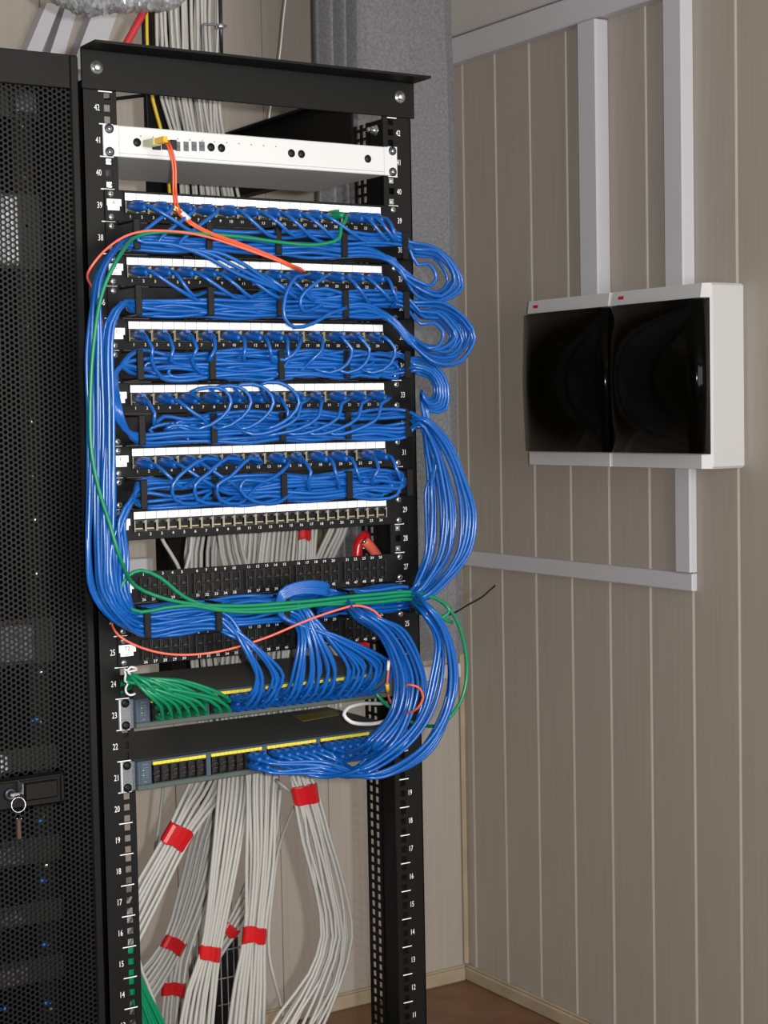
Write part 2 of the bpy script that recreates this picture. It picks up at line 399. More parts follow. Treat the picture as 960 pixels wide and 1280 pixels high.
# ------------------------------------------------------------------ open rack
rack = empty('equipment_rack', (0, .1, 0), 'open black steel equipment rack with numbered posts full of cabling', 'rack')
ZT = 2.000
def flange(sx):
    m2 = MB(); hc = sx*.2325; h = .00475
    xi = sx*.2205; xo = sx*.2695
    a, b = hc-h, hc+h
    lo, hi = (xi, a) if sx > 0 else (b, xi)
    m2.box(lo, hi, 0, .0022, .04, ZT)
    lo, hi = (b, xo) if sx > 0 else (xo, a)
    m2.box(lo, hi, 0, .0022, .04, ZT)
    z = .04
    for n_ in range(1, 43):
        for dz in HOLES:
            c = zb(n_)+dz; m2.box(a, b, 0, .0022, z, c-h); z = c+h
    m2.box(a, b, 0, .0022, z, ZT)
    # inner lip and side web
    m2.box(min(xi, xi-sx*.0018), max(xi, xi-sx*.0018), 0, .004, .04, ZT)
    w0, w1 = sorted((xo, xo-sx*.002))
    m2.box(w0, w1, 0, .122, .04, ZT)
    # perforated rear part of the web, two columns of square holes
    ys = [.122, .128, .138, .146, .156, .164]
    for (ya, yb) in ((ys[0], ys[1]), (ys[2], ys[3]), (ys[4], ys[5])): m2.box(w0, w1, ya, yb, .04, ZT)
    z = .04
    while z < ZT-.02:
        for (ya, yb) in ((ys[1], ys[2]), (ys[3], ys[4])): m2.box(w0, w1, ya, yb, z+.010, z+.0148)
        z += .0148
    xr = sx*.255
    m2.box(min(w0, w1) if sx < 0 else xo-.004, max(w0, w1) if sx > 0 else xo+.004, .118, .1222, .04, ZT)   # ridge
    return m2
for sx in (-1, 1): flange(sx).build('post', ['black'], rack)
# unit numbers and tick marks
for sx in (-1, 1):
    m2 = MB(); hc = sx*.2325
    for n_ in range(1, 43):
        m2.text(str(n_), hc+sx*(.0155 if sx < 0 else .0135), -.0002, zb(n_)+U/2, .0086, .66, 0, 'Y', .0003)
    for n_ in range(1, 44):
        z = zb(n_)
        lo, hi = (-.2455, -.2252) if sx < 0 else (.2265, .2435)
        m2.box(lo, hi, -.0005, .0001, z-.0007, z+.0007)
    tag(m2.build('unit_markings', ['ink'], rack), 'printed white unit numbers and ticks')
# head beam with a flange that projects forward
m2 = MB(); m2.box(-.2705, .2755, -.003, .0, 1.988, 2.044, 0, .001)
m2.hexa([(-.270, -.052, 2.041), (.274, -.052, 2.041), (.274, .0, 2.041), (-.270, .0, 2.041), (-.270, -.052, 2.0445), (.274, -.052, 2.0445), (.274, .0, 2.0445), (-.270, .0, 2.0445)])
m2.build('head_beam', ['black'], rack)
for u, v in ((121, 84), (500, 121)):
    c = at(u, v, -.004); m2 = MB(); m2.lathe((c[0], -.003, c[2]), (0, -1, 0), [(0, .0085), (.001, .0085), (.0012, .0062), (.005, .006), (.006, .004)], 6); m2.lathe((c[0], -.003, c[2]), (0, -1, 0), [(0, .0095), (.0014, .0092)], 18); m2.build('bolt', ['chrome'], rack)
# side beams and rear frame
for sx in (-1, 1):
    m2 = MB(); x0_, x1_ = sorted((sx*.2695, sx*.2655)); x2_ = sx*.245
    m2.box(x0_, x1_, .166, .92, 1.93, 2.05, 0, .001); m2.box(min(x2_, sx*.2655), max(x2_, sx*.2655), .166, .92, 2.046, 2.05); m2.box(min(x2_, sx*.2655), max(x2_, sx*.2655), .166, .92, 1.93, 1.934)
    m2.build('side_beam', ['black'], rack)
    m2 = MB(); m2.box(x0_, x1_, .0, .70, .0, .04); m2.box(min(sx*.22, sx*.27), max(sx*.22, sx*.27), .0, .70, .0, .006); m2.build('foot', ['black'], rack)
m2 = MB(); m2.box(-.2655, .2655, .0, .004, .006, .05); m2.build('base_rail', ['black'], rack)
c = atX(470, 163, .2675); m2 = MB(); m2.lathe((.2675, c[1], c[2]), (-1, 0, 0), [(0, .009), (.0015, .009), (.002, .0065), (.008, .0065), (.009, .005)], 6); m2.lathe((.2585, c[1], c[2]), (-1, 0, 0), [(0, .004), (.006, .004), (.007, .003)], 12); m2.build('bolt', ['chrome'], rack)
# cage nuts visible in the free units
for sx, n_, ks in ((-1, 40, (0, 2)), (1, 40, (0, 2)), (1, 28, (0, 2)), (-1, 28, (1,))):
    for k_ in ks:
        x, z = sx*.2325, zb(n_)+HOLES[k_]
        m2 = MB(); m2.box(x-.0046, x+.0046, .0004, .006, z-.0046, z+.0046, 0, .0008); m2.lathe((x+.001, .0006, z), (0, -1, 0), [(0, .0028), (.0006, .0028), (.0006, .0016)], 10); m2.build('cage_nut', ['chrome'], rack)

# ------------------------------------------------------------------ rack-mounted equipment
def screw(x, z, y, parent, kind='chrome', r=.0048):
    m2 = MB()
    if kind == 'dark': m2.lathe((x, y, z), (0, -1, 0), [(0, .0066), (.0012, .0066), (.0016, .005)], 18); y -= .0014; mt = ['screwd', 'chrome', 'hole']; r = .0036
    elif kind == 'blk': mt = ['blackp', 'blackp', 'hole']; r = .0062
    else: mt = ['chrome', 'chrome', 'hole']
    m2.lathe((x, y, z), (0, -1, 0), [(0, r), (.001, r), (.0024, r*.72), (.0028, r*.4)], 14, 1)
    a = .00055
    for (p, q) in ((r*.55, a), (a, r*.55)): m2.box(x-p, x+p, y-.0031, y-.0022, z-q, z+q, 2)
    return m2.build('screw', mt, parent)
PX0, PXP = -.2125, .01755       # first port's left edge, port pitch
def portx(i): return PX0+PXP*(i-.5)
ORD = {39: 'top', 37: 'second', 35: 'third', 33: 'fourth', 31: 'fifth', 29: 'lowest'}
def make_port():
    m2 = MB(); w = PXP/2
    # dark housing with a recessed opening, a narrow notch above and pale bars at both sides
    y0_, y1_ = -.0066, -.0015
    for sx in (-1, 1):
        m2.box(min(sx*(w-.0002), sx*(w-.0016)), max(sx*(w-.0002), sx*(w-.0016)), y0_, y1_, -.0080, .0080, 1)
        m2.box(min(sx*(w-.0002), sx*(w-.0014)), max(sx*(w-.0002), sx*(w-.0014)), y0_-.0004, y0_, -.0080, .0080, 0)
    m2.box(-w+.0016, w-.0016, y0_+.0004, y1_, -.0080, -.0060, 1)
    m2.box(-w+.0016, -.0030, y0_+.0004, y1_, .0036, .0080, 1); m2.box(.0030, w-.0016, y0_+.0004, y1_, .0036, .0080, 1); m2.box(-.0030, .0030, y0_+.0004, y1_, .0066, .0080, 1)
    m2.box(-w+.0016, w-.0016, -.0019, y1_, -.0060, .0066, 2)
    m2.box(-w+.0018, -w+.0030, y0_-.0003, y0_+.0004, -.0050, -.0030, 0); m2.box(w-.0030, w-.0018, y0_-.0003, y0_+.0004, .0042, .0066, 3)
    for k_ in range(8):
        xx = -.0045+.0013*k_; m2.box(xx-.0003, xx+.0003, -.0040, -.0018, -.0052, -.0034, 4)
    return m2
portmesh = None
def patch_panel(n_, letter):
    global portmesh
    z = zb(n_)
    r_ = empty('patch_bay', (0, 0, z), f'black 24 port patch panel with white label strip, {ORD[n_]} of six' + (', all its ports empty' if n_ == 29 else f', sticker {letter}'), 'patch panel', '24 port patch panels')
    m2 = MB(); m2.box(-.2413, .2413, -.0026, -.0006, z+.0004, z+U-.0004, 0, .0006); m2.box(-.2145, .2115, .003, .030, z+.006, z+.040)
    m2.box(-.2145, .2115, -.0048, -.0024, z+.0405, z+.0432)
    m2.build('face_plate', ['black2'], r_)
    m2 = MB(); 
    for i in range(24):
        x = PX0+PXP*i; m2.box(x+.0003, x+PXP-.0003, -.0058, -.0024, z+.0298, z+.0402, 0, .0004)
    m2.box(PX0, PX0+24*PXP, -.0050, -.0024, z+.0294, z+.0406, 1)
    m2.build('label_strip', ['label', 'hole'], r_)
    for i in range(1, 25):
        if portmesh is None: o = make_port().build('port', ['portf', 'portm', 'hole', 'portf', 'gold'], r_); portmesh = o.data
        else:
            o = bpy.data.objects.new('port', portmesh); C.objects.link(o); o.parent = r_
        o.matrix_parent_inverse = Matrix.Identity(4); o.location = (portx(i), 0, .0205)
    m2 = MB()
    for i in range(1, 25): m2.text(str(i), portx(i), -.0026, z+.0082, .0040, 1.1, 0, 'Y', .0003)
    m2.build('port_numbers', ['ink'], r_)
    for sx in (-1, 1):
        for k_ in (0, 2): screw(sx*.2325, z+HOLES[k_], -.0026, r_)
    m2 = MB(); m2.box(-.2385, -.2170, -.0034, -.0025, z+.0215, z+.0310, 0); m2.box(-.2375, -.2200, -.0038, -.0025, z+.0155, z+.0222, 0)
    m2.box(-.2345, -.2235, -.0041, -.0037, z+.0172, z+.0178, 1)
    m2.text(letter, -.2285, -.0035, z+.0262, .0054, 1., 1, 'Y', .0003)
    tag(m2.build('name_sticker', ['label', 'inkd'], r_), f'white sticker lettered {letter}')
for n_, l in zip((39, 37, 35, 33, 31, 29), 'ABCDEF'): patch_panel(n_, l)

def make_vport():
    m2 = MB(); w = .0070
    m2.box(-w, -w+.0012, -.0052, -.0015, -.0068, .0068, 1); m2.box(w-.0012, w, -.0052, -.0015, -.0068, .0068, 1)
    m2.box(-w+.0012, w-.0012, -.0052, -.0015, .0044, .0068, 0); m2.box(-w+.0012, w-.0012, -.0052, -.0015, -.0068, -.0052, 0)
    m2.box(-.0025, .0025, -.0056, -.0015, -.0068, -.0036, 1)
    m2.box(-w+.0012, w-.0012, -.0019, -.0015, -.0052, .0044, 2); return m2
vmesh = None
def voice_panel(n_, letter, lb):
    global vmesh
    z = zb(n_); r_ = empty('patch_bay', (0, 0, z), lb, 'patch panel', '50 port black patch panels')
    m2 = MB(); m2.box(-.2413, .2413, -.0026, -.0006, z+.0004, z+U-.0004, 0, .0006); m2.box(-.20, .214, .003, .03, z+.005, z+.04)
    gx = [-.2065, -.1225, -.0385, .0455, .1300]
    for g in gx: m2.box(g-.001, g+.0755, -.0040, -.0024, z+.0075, z+.0368)
    m2.build('face_plate', ['black2'], r_)
    num = MB()
    for gi, g in enumerate(gx):
        for j in range(5):
            x = g+.0075+.015*j
            for row in (0, 1):
                zz = z+.0298-.0150*row
                if vmesh is None: o = make_vport().build('port', ['blackp', 'portm', 'hole'], r_); vmesh = o.data
                else: o = bpy.data.objects.new('port', vmesh); C.objects.link(o); o.parent = r_
                o.matrix_parent_inverse = Matrix.Identity(4); o.location = (x, -.002, zz-z)
                num.text(str(gi*5+j+1+25*row), x, -.0026, z+.0400 if row == 0 else z+.0045, .0040, 1.1, 0, 'Y', .0003)
    num.build('port_numbers', ['ink'], r_)
    for sx in (-1, 1):
        for k_ in (0, 2): screw(sx*.2325, z+HOLES[k_], -.0026, r_)
    m2 = MB(); m2.box(-.2395, -.2140, -.0034, -.0025, z+.0210, z+.0315, 0); m2.box(-.2375, -.2180, -.0038, -.0025, z+.0155, z+.0222, 0)
    m2.box(-.2345, -.2215, -.0041, -.0037, z+.0172, z+.0178, 1); m2.text(letter, -.2275, -.0035, z+.0265, .0056, 1., 1, 'Y', .0003)
    tag(m2.build('name_sticker', ['label', 'inkd'], r_), f'white sticker lettered {letter}')
voice_panel(27, 'T1', 'upper of two all black 50 port panels, right above the lowest cable organizer')
voice_panel(25, 'T2', 'lower of two all black 50 port panels, sticker T2, below the lowest cable organizer')

RINGX = (-.220, -.110, .0005, .111, .218)
def organizer(n_, lb):
    z = zb(n_); r_ = empty('cable_organizer', (0, 0, z), lb, 'cable organizer', 'horizontal cable organizers')
    m2 = MB(); m2.box(-.2413, .2413, -.0026, -.0006, z+.0004, z+U-.0004, 0, .0006); m2.build('back_plate', ['black2'], r_)
    for x in RINGX:
        m2 = MB(); w = .0052; x2 = x+.0
        m2.box(x-w, x+w, -.060, -.057, z+.0015, z+.0430, 0, .001)
        for zz in (z+.0400, z+.0015): m2.box(x-w*.7, x+w*.7, -.058, -.0026, zz, zz+.003, 0, .0008)
        m2.build('ring', ['blackp'], r_)
    for sx in (-1, 1):
        for k_ in (0, 2): screw(sx*.2325, z+HOLES[k_], -.0026, r_)
for n_, lb in ((38, 'topmost black ring organizer full of blue cords, under patch panel A'), (36, 'black ring organizer full of blue cords under patch panel B'),
               (34, 'black ring organizer full of blue cords under patch panel C'), (32, 'black ring organizer full of blue cords under patch panel D'),
               (30, 'black ring organizer full of blue cords under patch panel E'), (26, 'lowest black ring organizer, carrying blue and green cords between the black panels')):
    organizer(n_, lb)

# white device in unit 41
z = zb(41); dv = empty('network_device', (0, 0, z), 'flat white one unit device with round holes at the top of the rack', 'network device')
m2 = MB(); m2.box(-.2180, .2185, -.0035, .21, z+.0008, z+U-.0008, 0, .0012); m2.box(-.2180, .2185, -.0036, -.0030, z+.0055, z+.006, 1)
m2.build('case', ['device', 'ear'], dv)
for sx in (-1, 1):
    m2 = MB(); m2.box(min(sx*.2415, sx*.2180), max(sx*.2415, sx*.2180), -.0042, -.0008, z+.0006, z+U-.0006, 0, .0008); m2.box(min(sx*.2195, sx*.2180), max(sx*.2195, sx*.2180), -.0008, .05, z+.001, z+U-.001); ea = m2.build('mounting_ear', ['device'], dv)
    for k_ in (0, 2): screw(sx*.2325, z+HOLES[k_], -.0042, ea, 'dark')
for u, v in ((171.5, 178), (264, 184), (277, 185), (364.5, 191.5), (377, 192.5), (460, 198.5)):
    c = at(u, v, -.004); m2 = MB(); m2.lathe((c[0], -.0034, c[2]), (0, -1, 0), [(0, .0060), (.0004, .0060)], 18); m2.build('knockout_hole', ['hole'], dv)
for u0, u1 in ((219, 225.5), (229.5, 236), (239.5, 246), (249, 256)):
    a = at(u0, 177, -.004); b = at(u1, 189, -.004); m2 = MB(); zc_ = at((u0+u1)/2, 183, -.004)[2]
    m2.box(a[0], b[0], -.0046, -.0030, zc_-.0066, zc_+.0066, 0, .0004); m2.box(a[0]+.001, b[0]-.001, -.0048, -.004, zc_-.0012, zc_+.0008, 1)
    m2.build('port_cover', ['cover', 'swbody'], dv)
for u0, u1 in ((190, 201), (202, 212), (212.5, 221)):
    a = at(u0, 180, -.004); b = at(u1, 180, -.004); zc_ = at((u0+u1)/2, 181, -.004)[2]; m2 = MB(); m2.box(a[0], b[0], -.0050, -.0030, zc_-.0070, zc_+.0070, 0, .0006); m2.build('fiber_port', ['hole'], dv)
m2 = MB()
for u in np.linspace(176, 345, 12): c = at(u, 170+(u-176)*.078, -.004); m2.box(c[0]-.001, c[0]+.001, -.0038, -.0033, c[2]-.0006, c[2]+.0006)
m2.build('printed_marks', ['inkd'], dv)

# two 48-port switches
SPX = [-.1965, -.1045, -.0125, .0790]; SPP = .0139
def swportx(i): return SPX[i//6]+.0035+SPP*(i % 6+.5)-.002
SWY = -.012
def net_switch(n_, lb):
    z = zb(n_); r_ = empty('network_switch', (0, 0, z), lb, 'network switch', '48 port network switches')
    m2 = MB(); m2.box(-.2205, .2205, -.001, .205, z+.0012, z+U-.0012, 0, .001); m2.build('case', ['swbody'], r_)
    m2 = MB(); m2.box(-.2205, .2205, SWY, -.0012, z+.0015, z+.009, 1, .001); m2.box(-.2205, -.1985, SWY, -.0012, z+.009, z+U-.0012, 0, .001)
    m2.box(.166, .2205, SWY, -.0012, z+.009, z+U-.0012, 0, .001); m2.box(-.1985, .166, SWY, -.0012, z+.0405, z+U-.0012, 0, .0006)
    for x in SPX[1:]: m2.box(x-.0078, x-.0008, SWY, -.0012, z+.009, z+.0405, 0, .0004)
    m2.box(-.1985, .166, -.0030, -.0012, z+.009, z+.0405, 2)
    bz = m2.build('bezel', ['swface', 'swpanel', 'hole'], r_)
    for gi, x in enumerate(SPX):
        m2 = MB(); w = .0835 if gi < 3 else .0862
        for k_ in range(12): m2.box(x+w*k_/12+.0002, x+w*(k_+1)/12-.0002, SWY-.0004, SWY+.004, z+.0358, z+.0402)
        m2.build('port_label_strip', ['swyel'], bz)
    for i in range(24):
        for row in (0, 1):
            x = swportx(i); zz = z+.0287-.0135*row; m2 = MB()
            m2.box(x-.0066, x-.0056, SWY+.0010, -.0025, zz-.0062, zz+.0062, 0); m2.box(x+.0056, x+.0066, SWY+.0010, -.0025, zz-.0062, zz+.0062, 0)
            m2.box(x-.0056, x+.0056, SWY+.0010, -.0025, zz+.0050 if row == 0 else zz-.0062, zz+.0062 if row == 0 else zz-.0050, 0)
            m2.box(x-.003, x+.003, SWY+.003, -.0025, zz-.0040 if row == 0 else zz+.0028, zz-.0028 if row == 0 else zz+.0040, 1)
            m2.build('port', ['portm', 'brown'], r_)
    m2 = MB(); m2.box(-.2160, -.2010, SWY-.0006, SWY+.001, z+.011, z+.0405, 0)
    for k_ in range(5):
        m2.box(-.2125, -.2108, SWY-.001, SWY, z+.033-.0035*k_, z+.0343-.0035*k_, 2 if k_ in (1, 3) else 1); m2.box(-.2090, -.2045, SWY-.001, SWY, z+.033-.0035*k_, z+.0338-.0035*k_, 1)
    m2.box(-.2130, -.2045, SWY-.001, SWY, z+.0375, z+.0386, 1); m2.box(-.2115, -.2070, SWY-.001, SWY, z+.013, z+.0143, 1)
    m2.build('status_panel', ['swface', 'ear', 'led'], bz)
    for sx in (-1, 1):
        m2 = MB(); m2.box(min(sx*.2415, sx*.2235), max(sx*.2415, sx*.2235), -.0035, -.0008, z+.0006, z+U-.0006, 0, .0006); m2.box(min(sx*.2235, sx*.2206), max(sx*.2235, sx*.2206), -.0035, .06, z+.002, z+U-.002, 0)
        if sx < 0: m2.box(-.2420, -.2400, -.0045, -.0006, z+.0006, z+U-.0006, 1)
        ea = m2.build('mounting_ear', ['ear', 'device'], r_)
        for k_ in (0, 2): screw(sx*.2325, z+HOLES[k_], -.0035, ea, 'blk')
    return r_
net_switch(23, 'upper grey 48 port switch with green and blue cords plugged in')
s2 = net_switch(21, 'lower grey 48 port switch, its left ports empty, blue cords on the right')
m2 = MB(); c = [at(u, v, .0) for u, v in ((0, 0),)]
def atZ(u, v, Z):
    d = ray(u, v); return EYE+d*((Z-CZ)/d[2])
zt2 = zb(21)+U-.0012
q = [atZ(u, v, zt2) for u, v in ((378, 902), (427, 893), (415, 888), (366, 895))]
m2.add([(p[0], p[1], zt2+.0006) for p in q]+[(p[0], p[1], zt2-.0002) for p in q], [(0, 1, 2, 3), (4, 5, 1, 0), (5, 6, 2, 1), (6, 7, 3, 2), (7, 4, 0, 3)])
m2.build('warning_label', ['swlabel'], s2)

# ------------------------------------------------------------------ patch cords
RC = .0028
BASE = (0., -1., 0.)
def plug_mesh(p, d, matname, parent, L=.022, name='plug_boot', s=1., tip=False):
    # tapered boot starting at p, running along d, with a latch guard on top
    d = np.array(d, float); d /= np.linalg.norm(d); up = np.array([0, 0, 1.]); sd = np.cross(d, up); sd /= np.linalg.norm(sd); up = np.cross(sd, d)
    if tip:
        m2 = MB(); x, y, z_ = p; m2.box(x-.0056, x+.0056, y-.010, y+.002, z_-.0040, z_+.0040, 0, .0006)
        for k_ in range(5): m2.box(x-.0048+.0022*k_, x-.0036+.0022*k_, y-.0104, y+.001, z_-.0044, z_+.0043, 1)
        tipm = m2; p0_ = p; p = np.array(p)+np.array([0, -.012, 0])
    m2 = MB(); R = []
    for t, w, h in ((-.006, .0050, .0040), (.0, .0056, .0046), (.006, .0058, .0050), (.012, .0052, .0047), (.018, .0036, .0036), (L, .0031, .0031)):
        o = np.array(p)+d*t*s
        R.append([o+s*(sd*w*math.cos(a)*min(1, 1.25*abs(math.cos(a))+.6)+up*h*math.sin(a)*min(1, 1.25*abs(math.sin(a))+.6)) for a in np.linspace(0, 2*PI, 13)[:-1]])
    m2.loft(R, 0, True)
    o = np.array(p)
    b0 = o+up*.0042*s; b1 = o+d*.013*s+up*.0066*s
    g = [b0-sd*.0024*s, b0+sd*.0024*s, b1+sd*.0022*s-up*.0035*s, b1-sd*.0022*s-up*.0035*s, b0-sd*.0024*s+up*.0022*s, b0+sd*.0024*s+up*.0022*s, b1+sd*.0022*s, b1-sd*.0022*s]
    m2.hexa(g); b_ = m2.build(name, [matname], parent)
    if tip: tipm.build('connector', ['clearp', 'gold'], b_)
    return b_
def cord(W, label, group=None, material='blue', r=RC, step=.012, name='patch_cable', cat='network cord'):
    m2 = MB(); m2.tube(spline(W, step), r, 9); o = m2.build(name, [material])
    return tag(o, label, cat, group)
# slots inside each organizer
ROWS, LAYERS = 6, 7
def slot(n_, row, lay): return (-.0530+.0056*lay, zb(n_)+.0050+.0058*row)
def run(n_, xa_, xb_, row, lay):
    # waypoints through organizer n_ from x=xa_ to xb_ along one slot
    y, z_ = slot(n_, row, lay); s_ = 1 if xb_ > xa_ else -1; W = []
    xs_ = sorted([x for x in RINGX if min(xa_, xb_)-.001 <= x <= max(xa_, xb_)+.001], reverse=s_ < 0)
    pts_ = [xa_]+xs_+[xb_] ; last = None
    for x in pts_:
        if last is not None and abs(x-last) > .05:
            W.append((x*.5+last*.5, y+rnd(.004), z_+rnd(.0058)))
        if last is None or abs(x-last) > .012: W.append((x, y+rnd(.0015), z_+rnd(.0024))); last = x
    return W
def uturn(n_, xa_, xb_, s_):
    r_, l_ = take(n_, range(7)); a = xa_+s_*.02
    if (xb_-a)*s_ < .01: return []
    W = run(n_, a, xb_, r_, l_); y, z_ = slot(n_, r_, l_)
    return W+[(xb_+s_*.010, y+.004, z_-.006 if r_ > 3 else z_+.006)]
used = {}
def take(n_, rows):
    used.setdefault(n_, {})
    best = min(((used[n_].get(r_, 0), random.random(), r_) for r_ in rows)); r_ = best[2]
    l = used[n_].get(r_, 0); used[n_][r_] = l+1
    return r_, min(l, LAYERS-1)+rnd(.15)
def pxs(pts, Y, o=0., scale=1., c=None): return [at(u, v, Y) if c is None else at(c[0]+(u-c[0])*scale, c[1]+(v-c[1])*scale, Y) for u, v in pts]

def left_down(t, Y, first):
    # t: 0 outer (left) .. 1 inner (right) strand of the bundle on the left post
    P_ = {'A': [(146+3*t, 308+8*t), (122+16*t, 345+4*t)], 'B': [(152, 376+6*t), (128+16*t, 404)], 'C': [(158, 452+4*t), (140+8*t, 478)], 'E': [(165, 618+8*t), (142+12*t, 650)]}[first]
    v0 = {'A': 420, 'B': 450, 'C': 520, 'E': 690}[first]
    S_ = [(111+42*t, 430), (112+44*t, 520), (110+48*t, 610), (109+48*t, 690), (115+44*t, 738), (139+26*t, 774-18*t)]
    S_ = [s for s in S_ if s[1] >= v0]
    a = rnd(2); return [at(u+a+rnd(2.2), v, Y+rnd(.004)) for u, v in P_+S_]
def right_down(t, Y, v0=0):
    S_ = [(524, 522+12*t), (556-26*t, 550+16*t), (579-44*t, 596+12*t), (591-58*t, 645), (584-52*t, 690), (558-36*t, 724-4*t), (524-6*t, 750-16*t)]
    a, b = rnd(3), rnd(.012)
    return [at(u+a+rnd(2), v, Y+b) for u, v in S_ if v > v0]
sw1_ports = [(i, row) for i in range(8, 24) for row in (0, 1)]
sw2_ports = [(i, row) for i in range(10, 24) for row in (0, 1)]
def sw_plug(n_, i, row):
    x = swportx(i); zz = zb(n_)+.0287-.0135*row
    return np.array([x, SWY-.002, zz])
def drop_sw1(i, row, src_row, lay, xd):
    # from organizer 26 at xd down to a port of the upper switch
    p = sw_plug(23, i, row); y, z_ = slot(26, src_row, lay)
    e = p+np.array([0, -.024, .001]); Y = -.070-.010*random.random()
    W = [(xd+.012, min(y, -.052)-.006, z_-.008), (xd*.6+p[0]*.4+.012, Y, zb(26)-.022), (p[0]+.008+rnd(.004), Y+.002, zb(24)+.020-.006*row), (p[0]+.003, Y+.010, zb(23)+.042-.010*row), tuple(e), tuple(p+np.array([0, -.016, 0]))]
    return W, p
def curve_sw2(i, row, inner, k):
    p = sw_plug(21, i, row); t = k
    Y = -.075-.05*random.random()
    if inner: S_ = [(440+38*t, 768+4*t), (474+32*t, 796-6*t), (494+40*t, 850), (486+42*t, 893), (452+56*t, 930+6*t)]
    else: S_ = [(530+6*t, 770-12*t), (546+14*t, 800-8*t), (538+34*t, 850), (524+40*t, 893), (490+48*t, 932+8*t), (446+30*t, 962+10*t)]
    tail = at(max(pj(p)[0]+44, 400), 958+14*random.random()-(0 if row else 6), -.06)
    W = [at(u+rnd(2), v+rnd(2), Y) for u, v in S_]
    if p[0] < .08: W.append(tail)
    W += [tuple(p+np.array([.012, -.034, -.006])), tuple(p+np.array([0, -.017, 0]))]
    return W, p
def pj(p):
    q = np.array(p)-EYE; return 480+F*(q@RT)/(q@fwd), 640+F*(q@DN)/(q@fwd)

# which ports carry a blue cord
PORTS = {39: [1, 3, 5, 7, 9, 11, 13, 15, 17, 21, 22, 23], 37: [1, 3, 5, 7, 9, 11, 13, 15, 17, 19, 21, 23], 35: [1, 3, 5, 7, 9, 11, 13, 15, 17, 19, 21, 23], 33: [1, 3, 5, 7, 9, 11, 13, 15, 17, 19, 21, 23], 31: [1, 3, 5, 7, 9, 11, 13, 15, 17, 19, 22, 23]}
LET = {39: 'A', 37: 'B', 35: 'C', 33: 'D', 31: 'E'}
s1 = list(sw1_ports); s2p = list(sw2_ports)
lt = {'A': 0, 'B': 0, 'C': 0, 'E': 0}
cords = []
q1 = [p for p in s1 if p[0] < 12]; q2 = [p for p in s1 if p[0] >= 12]
random.shuffle(q1); q1.sort(key=lambda p: p[0]); q2.sort(key=lambda p: p[0])
s2in = [p for p in s2p if p[0] >= 17]; s2out = [p for p in s2p if p[0] < 17]
